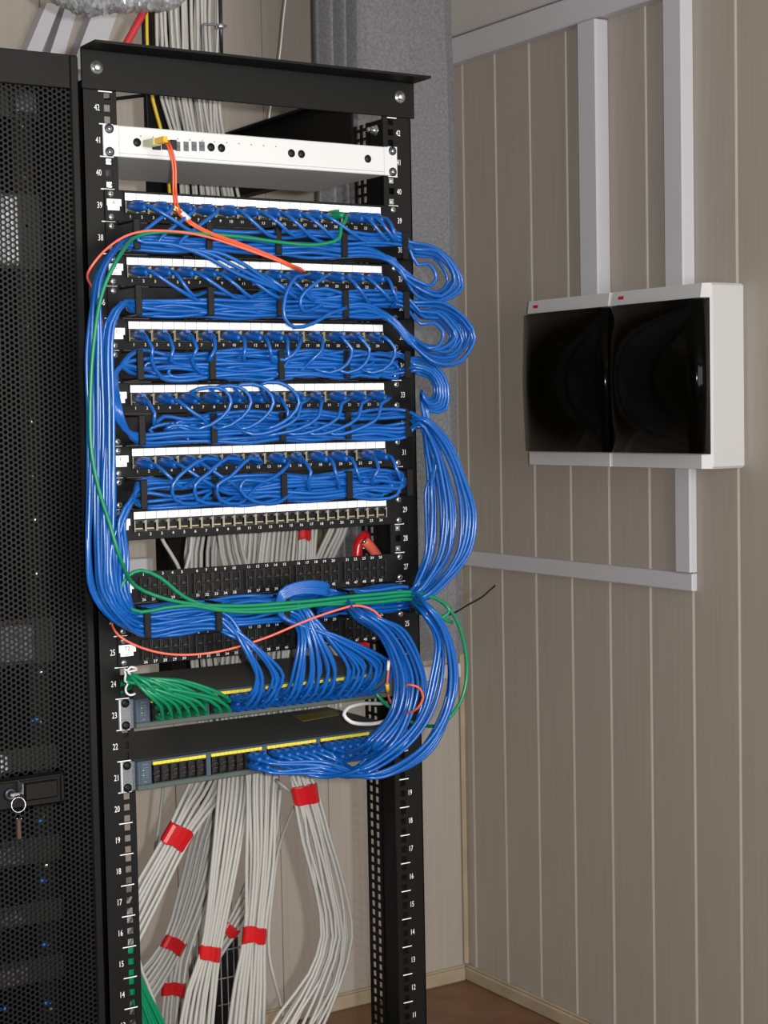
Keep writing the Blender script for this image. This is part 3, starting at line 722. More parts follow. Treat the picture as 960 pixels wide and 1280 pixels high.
for pn in (39, 37, 35, 33, 31):
    m_ = pn-1; zp = zb(pn)+.0200
    for ci, port in enumerate(PORTS[pn]):
        x = portx(port); p = np.array([x, -.006, zp]); L = LET[pn]; m_ = pn-1
        # how it leaves the plug
        dx = {39: .055+rnd(.018), 37: .055+rnd(.025), 35: -.012+rnd(.03), 33: .035+rnd(.045), 31: .02+rnd(.045)}[pn]
        goL = L == 'E' or (L == 'C' and ci < 6)
        hang = zb(m_)+.033
        sgn = 1 if not goL else -1
        if goL and L == 'E' : dx = .02+rnd(.05)
        xj = min(max(x+dx, -.205), .200)
        W = [tuple(p+np.array([0, -.030, 0])), tuple(p+np.array([.006*np.sign(dx), -.048, -.003])), (x*.55+xj*.45, -.066+rnd(.003), zp-.020), (xj*.9+x*.1, -.0625, hang-.004)]
        rows_top = (3, 4, 5, 6); rows_bot = (0, 1, 2, 3)
        lab = f'blue patch cord plugged into port {port} of the patch panel with sticker {L}'
        Yb = -.085+.05*random.random()
        if L == 'A' and ci in (1, 2, 3):
            j = ci-1; W = W[:2]+[at(172+26*j, 300+3*j, -.063), at(212+14*j, 305+4*j, -.067), at(254+8*j, 319-2*j, -.069), at(296+4*j, 342-6*j, -.069), at(338, 358-3*j, -.064)]
            L = 'B'; m_ = 36; xj = .02
        if L == 'B' and port in (15, 17) and m_ == 36 and pn == 37:
            W = W[:2]+[at(388+10*(port-15), 345, -.070), at(392-8*(port-15), 372, -.074), at(378, 388, -.072)] if port == 17 else W[:2]+[at(370, 346, -.072), at(356, 372, -.076), at(356, 398, -.078), at(368, 409, -.078), at(392, 404, -.076), at(412, 392, -.07), at(432, 385, -.063)]
            xj = .10
        if L == 'D' and port in (5, 7, 9, 11):
            j = (port-5)/2; u0 = {0: 215, 1: 240, 2: 268, 3: 300}[j]
            W = W[:2]+[at(u0+24, 490-3*j, -.070), at(u0+48, 484-2*j, -.076), at(u0+66, 488, -.078), at(u0+74, 503, -.078), at(u0+62, 522, -.074), at(u0+34, 536, -.066)]
            xj = at(u0+20, 538, -.06)[0]+.02
        if L == 'D' and port in (15, 17, 19, 21, 23):
            u0 = pj(p)[0]; W = W[:2]+[at(u0+14, 505, -.068), at(u0+10, 522, -.072), at(u0-14, 536, -.070), at(u0-45, 543, -.064)]; xj = at(u0-55, 543, -.06)[0]
        if L == 'E' and port in (7, 9, 11):
            u0 = {7: 262, 9: 290, 11: 318}[port]; W = W[:2]+[at(u0-6, 573, -.070), at(u0-30, 588+2*(port-7), -.074), at(u0-46, 606, -.074), at(u0-44, 624, -.070), at(u0-20, 630, -.066)]; xj = at(u0, 627, -.06)[0]
        if L == 'E' and port == 13:
            W = W[:2]+[at(352, 590, -.068), at(330, 602, -.073), at(306, 600, -.075), at(300, 612, -.075), at(316, 626, -.074), at(345, 629, -.068)]; xj = at(365, 628, -.06)[0]
        if L == 'C' and port in (19, 21, 23):
            u0 = {19: 408, 21: 430, 23: 462}[port]; W = W[:2]+[at(u0+18, 421, -.066), at(u0+32, 436, -.070), at(u0+26, 455, -.070), at(u0+4, 466, -.065)]; xj = at(u0-8, 468, -.06)[0]
        if L in 'AB':
            r1, l1 = take(m_, rows_top); W += run(m_, min(xj+.025, .205), .218, r1, l1)
            k = .42+.70*(ci/11.)**.8; cc, pts_ = ((530, 342), [(515, 308), (545, 312), (566, 332), (573, 355), (552, 373), (526, 366), (506, 345), (488, 324)]) if L == 'A' else ((540, 415), [(518, 381), (550, 382), (576, 400), (586, 424), (572, 448), (543, 452), (516, 428), (488, 399)])
            Yl = -.075+.06*random.random()
            ju, jv = rnd(4), rnd(3); W += [at(cc[0]+(u-cc[0])*k+ju+rnd(2), cc[1]+(v-cc[1])*k+jv+rnd(2), Yl) for u, v in pts_[:-2]]
            W += [at(pts_[-2][0]+rnd(5), pts_[-2][1]+rnd(5), -.05), at(pts_[-1][0]+rnd(5), pts_[-1][1]+rnd(2), -.045)]
            r2, l2 = take(m_, rows_bot); W += run(m_, .150, -.220, r2, l2)
            src = L
        elif L == 'C' and not goL:
            xu = -.12+rnd(.08); W += uturn(m_, xj, min(xu, xj-.05), -1)
            r1, l1 = take(m_, range(7)); W += run(m_, min(xu, xj-.05)+.004, .218, r1, l1)
            k = .6+.65*(ci-6)/5.; cc = (528, 484)
            Yl = -.08+.05*random.random()
            W += [at(cc[0]+(u-cc[0])*k, cc[1]+(v-cc[1])*k, Yl) for u, v in [(517, 455), (540, 462), (553, 482), (551, 506), (536, 508), (527, 492)]]
            W += [at(u+rnd(2), v, -.05) for u, v in [(522+8*k, 505), (528+8*k, 540), (538+10*k, 575)]]
            W += right_down(.55+.4*random.random(), -.05+rnd(.02), 600); src = 'R'
        elif L == 'C':
            xu = .17+rnd(.035); W += uturn(m_, xj, max(xu, xj+.03), 1)
            r1, l1 = take(m_, range(7)); W += run(m_, max(xu, xj+.03)-.004, -.220, r1, l1)
            t = ci/5.; W += [at(154-6*t, 456+3*t, -.06), at(136+10*t, 480, -.07+.03*t), at(141+10*t, 512, -.07), at(155+4*t, 537, -.06)]
            r2, l2 = take(32, (0, 1, 2)); W += run(32, -.220, .218, r2, l2); W += right_down(t*.6, -.06+rnd(.03)); src = 'R'
        elif L == 'D':
            xu = -.13+rnd(.06); W += (uturn(m_, xj, min(xu, xj-.04), -1) if xj > -.14 else [])
            xst = min(xu, xj-.04)+.004 if xj > -.14 else xj+.02; r1, l1 = take(m_, range(7)); W += run(m_, xst, .218, r1, l1); W += right_down(ci/11., -.075+.04*random.random()); src = 'R'
        else:
            xu = .19+rnd(.02); W += uturn(m_, xj, max(xu, xj+.01), 1)
            r1, l1 = take(m_, range(7)); W += run(m_, max(xu, xj+.01)-.004, -.220, r1, l1); src = 'E'
        if src in 'ABE':
            base = {'A': 0., 'B': .36, 'E': .66}[src]; t = base+.34*((ci*5) % 12)/11.
            W += left_down(t, Yb, src)
            rw = min(6, max(0, int(t*6.99))); r3, l3 = take(26, (rw, max(0, rw-1), min(6, rw+1)))
            if src == 'A' and q1 or (src == 'B' and q1): i, row = q1.pop(0); xd = -.105+.006*rnd(1); W += run(26, -.220, xd, r3, l3); D_, e = drop_sw1(i, row, r3, l3, xd); n2 = 23
            elif src in 'AB': i, row = q2.pop(0); xd = .006+(i-12)*.0022+rnd(.003); W += run(26, -.220, xd, r3, l3); D_, e = drop_sw1(i, row, r3, l3, xd); n2 = 23
            else:
                if s2in and ci % 2: (i, row) = s2in.pop(0); inner = True; xe = .112
                elif s2out: (i, row) = s2out.pop(0); inner = False; xe = .218
                else: (i, row) = s2in.pop(0); inner = True; xe = .112
                W += run(26, -.220, xe, r3, l3); D_, e = curve_sw2(i, row, inner, random.random()); n2 = 21
        else:
            r3, l3 = take(26, range(7))
            if q2 and L == 'D' and ci >= 4:
                i, row = q2.pop(0); xd = .0+rnd(.015); y_, z_ = slot(26, r3, l3)
                W += run(26, .218, .075, r3, l3); W += [at(410, 744-13*(ci-4)/7, -.064), at(378, 741-13*(ci-4)/7, -.068), at(356-6*(ci-4)/7, 748-8*(ci-4)/7, -.064)]
                D_, e = drop_sw1(i, row, 3, 1, .006); n2 = 23
                D_ = D_[1:]; W.append(at(353-4*(ci-4)/7, 768, -.058))
            else:
                if s2out: (i, row) = s2out.pop(0); inner = False
                elif s2in: (i, row) = s2in.pop(0); inner = True
                else: continue
                y_, z_ = slot(26, r3, l3); r4, l4 = take(26, range(7)); y4, z4 = slot(26, r4, l4)
                W += [(.218, y_, z_), (.16, y_, z_), (.125, (y_+y4)/2, (z_+z4)/2)]
                if inner: W += [(.118, y4, z4-.004)]
                else: W += [(.165, y4, z4), (.218, y4, z4)]
                D_, e = curve_sw2(i, row, inner, random.random()); n2 = 21
        W += D_
        o = cord(W, lab, 'blue patch cords'); cords.append(o)
        plug_mesh(p, (0.12*np.sign(dx), -1, -.12), 'blueb', o, s=1.4, tip=True); plug_mesh(e, (.05, -1, 0.05 if n2 == 23 else -.05), 'blueb', o, s=1.2)
# remaining switch ports: cords that come out of the lowest organizer
rest = [(23, p) for p in q1+q2]+[(21, p) for p in s2in+s2out]
for k, (n2, (i, row)) in enumerate(rest):
    r3, l3 = take(26, range(7)); y_, z_ = slot(26, r3, l3)
    W = left_down(random.random(), -.05+rnd(.02), 'A'); W += run(26, -.220, .112 if n2 == 21 else .0, r3, l3)
    if n2 == 21: D_, e = curve_sw2(i, row, i >= 17, random.random())
    else: D_, e = drop_sw1(i, row, r3, l3, .0)
    o = cord(W+D_, f'blue patch cord in the {"upper" if row == 0 else "lower"} port of column {i+1} of the {"upper" if n2 == 23 else "lower"} switch', 'blue patch cords')
    plug_mesh(e, (.05, -1, 0), 'blueb', o, s=.95)

# green cords fanned out over the left of the upper switch
for k in range(16):
    i, row = k//2, k % 2; p = sw_plug(23, i, row)
    a = k/15.
    c0 = at(158+rnd(2), 842+10*a+rnd(2), -.030+rnd(.008)); pe = p+np.array([-.002, -.020, .002])
    ue, ve = pj(pe)
    mid = at(158+(ue-158)*.45+6, 846+(ve-846)*.42-8+8*row, -.055+rnd(.008)); mid2 = at(158+(ue-158)*.85+4, 846+(ve-846)*.80-4, -.050)
    W = [at(196+5*(k % 8), 1340, .10+.005*(k % 3)), at(172+4*(k % 8), 1270, .09+.004*(k % 3)), at(160+2.2*(k % 8), 1222, .075), at(156+1.2*(k % 8), 1185, .06), (-.2545+.004*(k % 4)+.006, .05+.006*(k//4), .74), (-.257+.004*(k % 4), .05+.006*(k//4), .84), (-.257+.004*(k % 4), .04+.006*(k//4), 1.05), (-.250+.003*(k % 4), .02+.005*(k//4), 1.135+.004*(k % 4)), (-.224+.002*(k % 3), .004-.003*(k//4), 1.158+.004*(k % 4)), c0, mid, mid2, tuple(pe), tuple(p+np.array([0, -.015, 0]))]
    o = cord(W, f'fanned green patch cord in the {"upper" if row == 0 else "lower"} port of column {i+1} of the upper switch', 'green patch cords fanned over the upper switch', 'green')
    plug_mesh(p, (-.1, -1, .05), 'green', o, s=.95)
# long green cords
GR = -.066
pA = np.array([portx(19), -.006, zb(39)+.02])
W = [tuple(pA+np.array([0, -.028, 0])), tuple(pA+np.array([.008, -.046, -.003])), at(426, 285, -.064)]+[at(u, v, GR if u > 160 else -.104) for u, v in ((424, 298), (395, 306), (360, 304), (300, 296), (250, 292), (200, 290), (172, 295), (148, 322), (128, 365), (117, 430), (113, 500), (114, 560), (123, 610), (137, 655), (151, 700), (170, 733), (205, 748), (240, 755))]+[at(u, v, -.065) for u, v in ((268, 757), (310, 757), (353, 754), (400, 750), (435, 746), (480, 742), (512, 740), (545, 748), (568, 770), (582, 815), (583, 850), (574, 880), (552, 905))]+[at(520, 905, -.01), at(495, 890, -.03), at(478, 876, -.045), at(466, 862, -.035)]
o = cord(W, 'long green patch cord from port 19 of the top patch panel down the left side', None, 'green', .0028); plug_mesh(pA, (.1, -1, 0), 'green', o, s=1.4, tip=True)
W = [at(u, v, -.066) for u, v in ((545, 775), (553, 772), (562, 762), (545, 748), (512, 744), (470, 748), (435, 751), (400, 755), (353, 759), (300, 762), (268, 760), (230, 746), (200, 722), (176, 713), (160, 720), (150, 740), (158, 757), (176, 765), (205, 760), (240, 757), (268, 762), (310, 765), (353, 763), (400, 756), (435, 755), (480, 752), (512, 749), (535, 756), (552, 772), (565, 778))]
W[0] = at(520, 765, -.03)
o = cord(W, 'green patch cord coiled in a loop at the left end of the lowest organizer', None, 'green', .0028)
# orange fibre cords
pf = at(205, 176, -.020); p0 = at(182, 178, -.006)
W = [tuple(pf), tuple(at(212, 180, -.040)), tuple(at(219, 205, -.044)), tuple(at(220, 240, -.040)), tuple(at(224, 262, -.05)), tuple(at(240, 278, -.066)), tuple(at(262, 290, -.068)), tuple(at(300, 304, -.067)), tuple(at(340, 320, -.067)), tuple(at(366, 332, -.066)), tuple(at(378, 338, -.04)), tuple(at(381, 340, -.018))]
W2 = [tuple(np.array(w)+np.array([-.0034, .001, -.0012])) for w in W]
o = cord(W, 'orange duplex fibre cord from the white device to port 16 of the second patch panel', None, 'orange', .0017, .008, 'fiber_cable', 'fibre cord')
m2 = MB(); m2.tube(spline(W2, .008), .0017, 7); m2.build('second_strand', ['orange'], o)
m2 = MB(); d = pf-p0; d /= np.linalg.norm(d); sd = np.cross(d, (0, 0, 1)); sd /= np.linalg.norm(sd); up = np.cross(sd, d)
def boxalong(m2, a, b, w, h, mi=0):
    dd = (b-a); dd = dd/np.linalg.norm(dd); s_ = np.cross(dd, (0, 0, 1.)); s_ /= np.linalg.norm(s_); u_ = np.cross(s_, dd)
    m2.hexa([a-s_*w-u_*h, a+s_*w-u_*h, b+s_*w-u_*h, b-s_*w-u_*h, a-s_*w+u_*h, a+s_*w+u_*h, b+s_*w+u_*h, b-s_*w+u_*h], mi)
pa = at(184, 180, -.006); pb = at(196, 177, -.030); pc = at(207, 174, -.048)
boxalong(m2, pa, pb, .006, .0046, 0); boxalong(m2, pb, pc, .004, .004, 1); m2.build('duplex_connector', ['clear', 'yellow'], o)
W[0] = tuple(pc); 
m2 = MB(); pq = at(222, 262, -.045); boxalong(m2, pq+np.array([-.006, 0, .002]), pq+np.array([.004, -.004, -.004]), .003, .003); m2.build('clip', ['yellow'], o)
m2 = MB(); boxalong(m2, at(228, 266, -.056), at(237, 274, -.064), .0026, .0026); m2.build('sleeve', ['white'], o)
W = [at(u, v, Y) for u, v, Y in ((381, 339, -.02), (372, 334, -.05), (345, 325, -.070), (300, 309, -.070), (255, 295, -.070), (215, 289, -.070), (180, 289, -.070), (155, 296, -.072), (130, 314, -.078), (113, 335, -.078), (109, 346, -.06), (118, 366, -.03), (130, 420, -.014), (132, 520, -.012), (132, 640, -.012), (134, 720, -.012), (138, 772, -.016), (148, 794, -.05), (175, 809, -.05), (215, 818, -.05), (270, 815, -.055), (330, 798, -.07), (385, 775, -.085), (420, 763, -.09), (446, 757, -.09), (468, 764, -.09), (483, 785, -.09), (488, 810, -.09), (486, 835, -.088), (484, 855, -.080), (486, 872, -.062), (492, 884, -.035))]
o = cord(W, 'salmon orange fibre cord looping left of the rack and across the lower black panel', None, 'pink', .0017, .01, 'fiber_cable', 'fibre cord')
m2 = MB(); m2.tube([at(486, 826, -.0895), at(485, 838, -.0895)], .0024, 8); m2.build('sleeve', ['white'], o)
m2 = MB(); m2.tube([at(484, 855, -.080), at(485, 866, -.070)], .003, 8); m2.build('connector', ['yellow'], o)
W = [at(u, v, Y) for u, v, Y in ((494, 884, -.02), (505, 868, -.05), (518, 857, -.06), (527, 866, -.06), (528, 876, -.06), (520, 886, -.05), (505, 892, -.02))]
W = [at(u, v, Y) for u, v, Y in ((488, 878, -.03), (500, 864, -.10), (512, 856, -.135), (524, 860, -.14), (529, 872, -.14), (522, 885, -.135), (508, 892, -.11), (494, 890, -.03))]
cord(W, 'small orange fibre loop at the right end of the upper switch beside the blue curve', None, 'orange', .0017, .006, 'fiber_cable', 'fibre cord')
# white cable loop between the switches
W = [at(u, v, Y) for u, v, Y in ((500, 872, .08), (480, 879, .03), (452, 880, -.01), (434, 886, -.03), (430, 894, -.04), (438, 902, -.045), (462, 905, -.04), (490, 899, -.02), (520, 890, .03))]
cord(W, 'short white cable looped in the gap between the two switches', None, 'device', .0030, .006, 'white_cable', 'cable')
# ties
W = [at(u, v, Y) for u, v, Y in ((156, 836, -.040), (160, 834, -.046), (168, 833, -.048), (170, 837, -.046), (162, 842, -.045), (157, 849, -.040), (161, 854, -.036))]
o = cord([at(u, v, Y) for u, v, Y in ((155, 836, -.044), (157, 843, -.046), (156, 851, -.044), (160, 854, -.040), (157, 860, -.046), (158, 866, -.048), (163, 869, -.050), (169, 867, -.050))], 'lower white cable tie holding the fanned green cords at the left post', None, 'device', .0016, .004, 'cable_tie', 'cable tie')
o = cord([at(u, v, Y) for u, v, Y in ((155, 836, -.050), (159, 838, -.053), (163, 834, -.054), (168, 834.5, -.054), (171, 837, -.050), (166, 838.5, -.05), (160, 840, -.052), (163, 843, -.05))], 'upper white cable tie knotted around the fanned green cords', None, 'device', .0016, .004, 'cable_tie', 'cable tie')
W = [at(u, v, -.062) for u, v in ((541, 768), (552, 770), (568, 766), (585, 756), (603, 746), (612, 738), (619, 732))]
o = cord(W, 'black cable tie with its long tail sticking out right of the blue bundle', None, 'blackp', .0014, .006, 'cable_tie', 'cable tie')

# ------------------------------------------------------------------ grey network cables
def bundle(st, n_, label, group, hd=.011, r=.0033, matl='grey', fray=0.):
    # st: (u, v, half width px, Y)
    st = [np.array(s, float) for s in st]; P2 = np.array([[s[0], s[1]] for s in st]); T = np.gradient(P2, axis=0); T /= np.linalg.norm(T, axis=1)[:, None]
    NX = np.stack([T[:, 1], -T[:, 0]], 1)
    nf = max(3, int(n_*.62)); offs = []
    for k in range(n_):
        if k < nf: offs.append(((k+.5)/nf*2-1, -.5+rnd(.25)))
        else: offs.append(((k-nf+.5)/(n_-nf)*1.7-.85, .6+rnd(.3)))
    for a, b in offs:
        W = []
        for s, nx in zip(st, NX):
            aa = a+rnd(.08)+rnd(fray); w = s[2]
            W.append(at(s[0]+nx[0]*w*aa, s[1]+nx[1]*w*aa, s[3]+b*hd+rnd(.002)))
        m2 = MB(); m2.tube(spline(W, .03), r, 7); tag(m2.build('network_cable', [matl]), label, 'cable', group)
def tape(u, v, Y, w, hgt, ang, label, dep=.0165):
    # band around a bundle; ang = direction of the bundle in the image, degrees from vertical
    c = at(u, v, Y); k = np.linalg.norm(at(u+1, v, Y)-c); kx = abs(at(u+1, v, Y)[0]-c[0])
    m2 = MB(); rings = []; ca, sa = math.cos(math.radians(ang)), math.sin(math.radians(ang)); N_ = 20
    for j, t in enumerate((-1, -.9, 0, .9, 1)):
        R = []
        for i in range(N_):
            th = 2*PI*i/N_; e = .975 if j in (0, 4) else 1.
            lu = w*math.copysign(abs(math.cos(th))**.7, math.cos(th))*e; tt = t*hgt/2+(1.5*math.sin(3*th+u)+(1.6 if (i*7+int(u)) % 5 == 0 else 0) if j in (0, 1, 3, 4) else 0)
            pu, pv = u+lu*ca-tt*sa, v+lu*sa+tt*ca
            R.append(at(pu, pv, Y+dep*e*math.copysign(abs(math.sin(th))**.7, math.sin(th))))
        rings.append(R)
    m2.loft(rings, 0, False); tag(m2.build('red_tape', ['tape']), label, 'tape', 'red tape bands on the grey bundles')
bundle([(262, 640, 22, .30), (252, 690, 22, .30), (262, 830, 26, .32), (272, 930, 26, .32), (262, 978, 26, .29), (243, 1010, 20, .27), (222, 1046, 16, .26), (190, 1105, 19, .26), (160, 1165, 21, .26), (120, 1240, 22, .26)], 12, 'grey data cable in the taped bundle slanting down left behind the rack post', 'grey cables slanting left', .012)
bundle([(352, 640, 24, .26), (346, 690, 24, .26), (336, 830, 26, .28), (329, 930, 24, .27), (327, 985, 21, .25), (325, 1080, 18, .24), (318, 1168, 14, .24), (313, 1230, 20, .24), (305, 1330, 27, .24)], 15, 'grey data cable in the long straight taped bundle right of centre below the switches', 'grey cables in the straight middle bundle', .013)
bundle([(318, 640, 22, .28), (314, 690, 22, .28), (300, 830, 24, .30), (296, 930, 22, .30), (293, 985, 21, .27), (280, 1080, 18, .25), (262, 1192, 13, .25), (251, 1240, 19, .25), (240, 1330, 24, .25)], 13, 'grey data cable in the front taped bundle left of the straight middle one', 'grey cables in the front left bundle', .013)
bundle([(290, 830, 20, .42), (275, 985, 20, .42), (256, 1050, 20, .42), (238, 1120, 18, .42), (216, 1182, 14, .42), (188, 1225, 19, .42), (160, 1262, 20, .42), (120, 1310, 20, .42)], 11, 'grey data cable in the shaded bundle bending to the lower left', 'grey cables bending lower left', .012)
bundle([(300, 830, 16, .47), (285, 985, 16, .47), (268, 1060, 16, .47), (238, 1150, 14, .47), (222, 1200, 14, .46), (217, 1238, 14, .45), (213, 1290, 16, .45), (212, 1340, 16, .45)], 9, 'grey data cable in the lowest taped bundle dropping straight at the left', 'grey cables in the lowest bundle', .011)
bundle([(340, 985, 14, .52), (330, 1070, 14, .52), (306, 1130, 12, .52), (287, 1164, 10, .52), (262, 1200, 11, .52), (240, 1245, 12, .52), (232, 1330, 12, .52)], 8, 'grey data cable in the slim bundle crossing behind the two front bundles', 'grey cables crossing behind', .010)
bundle([(282, 985, 9, .55), (270, 1050, 9, .55), (256, 1110, 8, .55), (248, 1138, 7, .55), (244, 1180, 9, .55), (246, 1250, 9, .55), (248, 1330, 9, .55)], 6, 'grey data cable in the thin shaded bundle behind the front left one', 'grey cables in the thin shaded bundle', .008)
bundle([(382, 640, 15, .22), (381, 690, 14, .22), (368, 830, 18, .24), (365, 930, 16, .24), (374, 970, 13, .21), (382, 994, 15, .20), (395, 1050, 17, .20), (411, 1110, 21, .20), (420, 1170, 19, .20), (405, 1225, 22, .20), (376, 1280, 30, .20), (350, 1330, 34, .20)], 16, 'grey data cable in the loose right hand bundle bowing out beside the right post', 'grey cables in the right bowed bundle', .014, .0029, fray=.12)
bundle([(430, 640, 14, .20), (420, 668, 13, .20), (402, 708, 13, .22), (392, 760, 14, .24), (385, 830, 14, .26), (378, 920, 12, .26), (372, 975, 10, .24)], 5, 'grey data cable slanting down left in the gap above the black panels', 'grey cables slanting in the rack gap', .008)
bundle([(285, 640, 16, .22), (290, 690, 18, .24), (318, 760, 20, .26), (400, 830, 30, .32), (405, 900, 26, .34)], 8, 'grey data cable between the two black panels and the upper switch', 'grey cables above the upper switch', .01)
bundle([(234, -60, 44, .45), (236, 40, 43, .45), (240, 120, 39, .45), (250, 180, 34, .45), (262, 260, 40, .45), (270, 420, 44, .42), (275, 560, 44, .36), (280, 640, 40, .32)], 24, 'grey data cable in the wide bundle hanging from the ceiling behind the rack', 'grey cables hanging from the ceiling', .016, .0031)
for st, lb in (([(210, 940, .5), (204, 985, .5), (200, 1020, .5), (190, 1080, .5), (170, 1130, .5), (150, 1170, .5)], 'single grey cable curving down left beside the left post below the lower switch'),
               ([(378, 990, .22), (368, 1010, .24), (350, 1055, .28), (340, 1120, .28), (336, 1190, .28), (352, 1260, .28), (362, 1330, .28)], 'single grey cable crossing from the right bundle towards the straight middle bundle'),
               ([(345, 975, .24), (356, 984, .22), (366, 990, .22), (376, 986, .22)], 'short grey cable end arching above the right red tape'),
               ([(170, 1185, .3), (178, 1215, .3), (192, 1250, .3), (205, 1330, .3)], 'single grey cable passing behind the green cords at the lower left'),
               ([(196, 660, .18), (206, 680, .18), (222, 706, .18), (230, 730, .18)], 'left single grey cable slanting across the dark channel in the rack gap'),
               ([(240, 655, .16), (238, 690, .16), (232, 712, .16), (228, 740, .16)], 'right single grey cable slanting across the dark channel in the rack gap')):
    m2 = MB(); m2.tube(spline([at(*s) for s in st], .02), .003, 8); tag(m2.build('network_cable', ['grey']), lb, 'cable')
for a in ((222, 1046, .26, 18, 27, 30, 'red tape band on the slanting bundle, uppermost at the left'), (318, 1169, .24, 15.5, 20, 4, 'red tape band on the long straight middle bundle'),
          (262, 1192, .25, 14.5, 18, 6, 'red tape band on the front left bundle beside the dark box'), (217, 1181, .42, 15, 17, 28, 'red tape band on the shaded bundle bending to the lower left'),
          (217, 1237, .45, 15.5, 16, 3, 'lowest red tape band, on the bundle dropping at the left'), (288, 1163, .52, 11, 12, 35, 'small red tape band on the slim bundle behind the middle'),
          (249, 1137, .55, 8, 14, 15, 'small red tape band on the thin shaded bundle'), (382, 994, .20, 17, 23, -12, 'red tape band on the bowed bundle at the right'),
          (381, 668, .21, 8.5, 12, 0, 'red tape band on grey cables just under the lowest patch panel')):
    tape(*a)

# ------------------------------------------------------------------ things behind and above the rack
# dark vertical channel behind the bundle
a = at(206, 690, .56); b = at(262, 690, .56)
m2 = MB(); m2.box(a[0], b[0]-.004, .56, .60, 1.0, 2.30, 0, .002); m2.box(a[0], a[0]+.006, .545, .56, 1.0, 2.30); m2.box(b[0]-.010, b[0]-.004, .545, .56, 1.0, 2.30)
rr_ = m2.build('cable_channel', ['black']); tag(rr_, 'black vertical cable channel behind the rack carrying the hanging grey bundle', 'cable channel')
# yellow and red runs above the rack
W = [at(u, v, .42) for u, v in ((182, -40), (183, 10), (184, 60), (189, 115), (195, 140), (203, 170), (212, 240), (215, 300))]
m2 = MB(); m2.tube(spline(W, .02), .0032, 8); tag(m2.build('yellow_cable', ['yellowc']), 'single yellow cable at the left edge of the hanging grey bundle', 'cable')
W = [at(u, v, .40) for u, v in ((178.5, -40), (179.5, 10), (180.5, 60), (184, 140), (188, 200))]
m2 = MB(); m2.tube(spline(W, .02), .0026, 8); tag(m2.build('black_cable', ['blackp']), 'single black cable left of the yellow cable above the rack', 'cable')
W = [at(u, v, .36) for u, v in ((190, -5), (180, 14), (166, 40), (150, 70), (140, 95))]
m2 = MB(); m2.tube(spline(W, .02), .0062, 10); tag(m2.build('red_conduit', ['redc']), 'red conduit slanting down from the foil wrapped duct', 'conduit')
W = [at(u, v, .5) for u, v in ((110, 128), (140, 124), (165, 121), (190, 118))]
m2 = MB(); m2.tube(spline(W, .02), .003, 8); tag(m2.build('black_cable', ['blackp']), 'thin black cable crossing behind the top left of the rack', 'cable')
# hanging wire
W = [at(u, v, 1.2) for u, v in ((383, -165), (357, 0), (349, 75), (338, 135), (330, 200))]
m2 = MB(); m2.tube(spline(W, .03), .0016, 6); tag(m2.build('thin_wire', ['white']), 'thin pale wire hanging slanted in front of the back wall', 'wire')
# threaded hanger with clamp
hg = empty('ceiling_hanger', at(276, 60, .40), 'threaded hanger rod with a small clamp beside the hanging cables', 'hanger')
m2 = MB(); P0 = at(275, -20, .40); P1 = at(277, 72, .40); m2.tube([P0, P1], .0032, 8); m2.build('rod', ['screwd'], hg)
m2 = MB(); q = at(275, 33, .395); m2.lathe((q[0], q[1], q[2]-.004), (0, 0, 1), [(0, .0075), (.007, .0075), (.008, .005)], 6); m2.build('nut', ['chrome'], hg)
m2 = MB(); m2.tube(spline([at(254, 78, .395), at(253.5, 55, .395), at(253.5, 33, .395), at(254.5, 30.5, .395), at(262, 30.5, .395), at(283, 32.5, .395)], .006), .002, 6); m2.build('bracket', ['ear'], hg)
# foil duct
m2 = MB(); rings = []; NN = 34
from mathutils import noise as mnoise
A0 = at(58, -14, .30); A1 = at(232, -22, .30); L_ = 60
for i in range(L_+1):
    t = i/L_; c = A0*(1-t)+A1*t; R = []
    rad = .052*(.35+.65*min(1, t*4))*(1 if t < .92 else 1-(t-.92)*5)
    for j in range(NN):
        th = 2*PI*j/NN; pnt = Vector((t*30, math.cos(th)*2.2, math.sin(th)*2.2))
        d = rad*(1+.16*mnoise.noise(pnt)+.10*mnoise.noise(pnt*2.3))
        if 0 < i < L_: pass
        R.append((c[0], c[1]+d*math.cos(th), c[2]+d*math.sin(th)*.8))
    rings.append(R)
m2.loft(rings, 0, False); tag(m2.build('foil_duct', ['foil']), 'crinkled silver foil wrapped duct running above the rack at the top', 'duct')
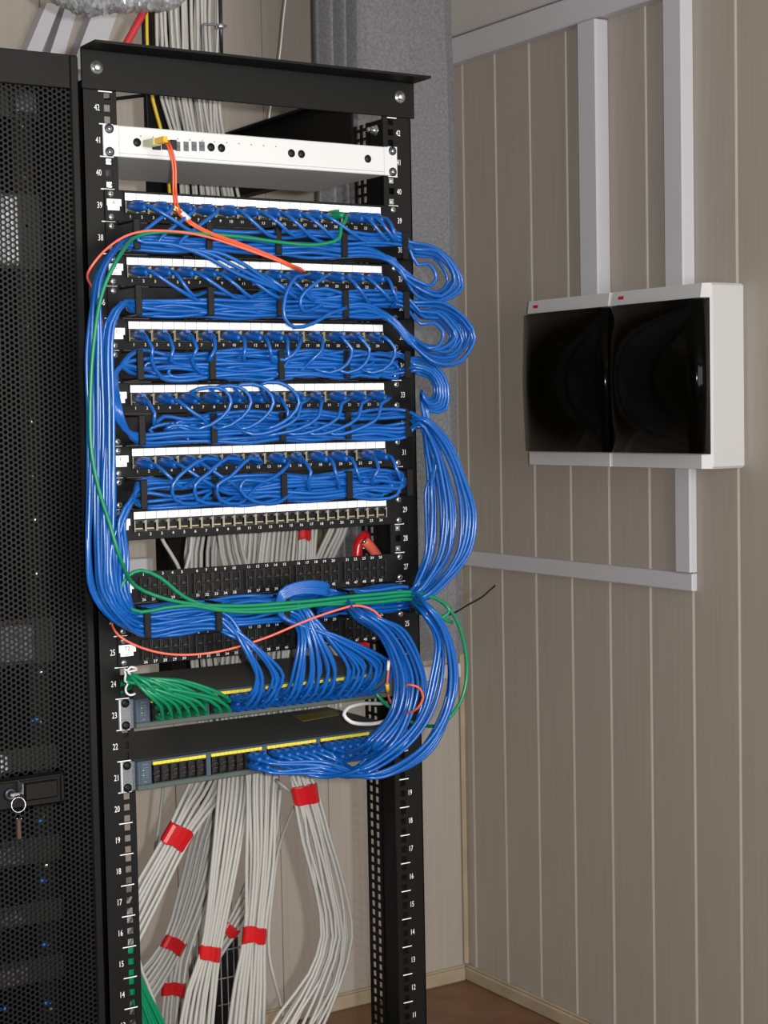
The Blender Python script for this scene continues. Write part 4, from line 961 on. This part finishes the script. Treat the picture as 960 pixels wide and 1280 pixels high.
# red items in the gaps at the right
rd = empty('taped_cable_end', at(462, 690, .10), 'red taped cable end with a pinkish flat lead in the gap right of the cables', 'cable end')
m2 = MB(); m2.tube(spline([at(447, 706, .10), at(447, 690, .10), at(450, 676, .10), at(459, 668, .10)], .004), .0085, 10); m2.build('tape_wrap', ['tape'], rd)
m2 = MB(); m2.tube(spline([at(456, 676, .085), at(464, 684, .085), at(472, 696, .085), at(478, 708, .085)], .004), .0082, 10); m2.build('flat_lead', ['pink'], rd)
m2 = MB(); m2.lathe(at(455, 677, .075), (0, -1, 0), [(0, .0034), (.003, .002)], 8); m2.lathe(at(454, 685, .075), (0, -1, 0), [(0, .0026), (.003, .0016)], 8); m2.build('pin', ['chrome'], rd)
m2 = MB(); m2.tube(spline([at(428, 818, .16), at(438, 810, .16), at(458, 804, .16), at(470, 798, .16)], .004), [.004, .007, .007, .007, .007, .006, .005, .005, .004][:len(spline([at(428, 818, .16), at(438, 810, .16), at(458, 804, .16), at(470, 798, .16)], .004))] if False else .0065, 10)
tag(m2.build('red_tape_end', ['tape']), 'red taped cable lying behind the right end of panel T2', 'tape')
# dark box with wire frame near the floor
a = at(262, 1178, .85); b = at(302, 1178, .85)
db = empty('wire_basket', ((a[0]+b[0])/2, .95, 0), 'dark box with a thin wire frame on the floor behind the front bundles', 'basket')
m2 = MB(); m2.box(a[0]+.01, b[0], .86, .90, .0, a[2], 0, .006); m2.build('box', ['black'], db)
m2 = MB()
for u in (276, 284, 292): m2.tube([(at(u, 1200, .84)[0], .84, .0), (at(u, 1200, .84)[0], .84, a[2]+.02)], .0018, 6)
for v in (1190, 1225, 1258): c = at(270, v, .84); m2.tube([(a[0]+.01, .84, c[2]), (b[0]+.005, .84, c[2])], .0018, 6)
m2.build('wire_frame', ['ear'], db)

# ------------------------------------------------------------------ light
w = bpy.data.worlds.new('world'); bpy.context.scene.world = w; w.use_nodes = True
bg = w.node_tree.nodes['Background']; bg.inputs[0].default_value = (1., .96, .9, 1); bg.inputs[1].default_value = .22
al = bpy.data.lights.new('window_daylight', 'AREA'); al.shape = 'RECTANGLE'; al.size = 2.4; al.size_y = 1.5; al.energy = 84; al.color = (1., .97, .93)
ao = bpy.data.objects.new('window_daylight', al); C.objects.link(ao); ao.location = (.3, -3.5, 1.7); ao.rotation_euler = (PI/2, 0, 0)
fl = bpy.data.lights.new('camera_flash', 'SPOT'); fl.energy = 185; fl.color = (1., .985, .96); fl.shadow_soft_size = .012; fl.spot_size = math.radians(75); fl.spot_blend = .6
fo = bpy.data.objects.new('camera_flash', fl); C.objects.link(fo)
fp = EYE+RT*.075-DN*.015-fwd*.02
fo.matrix_world = Matrix(((RT[0], -DN[0], -fwd[0], fp[0]), (RT[1], -DN[1], -fwd[1], fp[1]), (RT[2], -DN[2], -fwd[2], fp[2]), (0, 0, 0, 1)))
vs_ = bpy.context.scene.view_settings; vs_.view_transform = 'Standard'; vs_.look = 'None'; vs_.gamma = 1; vs_.use_curve_mapping = False; vs_.exposure = 0
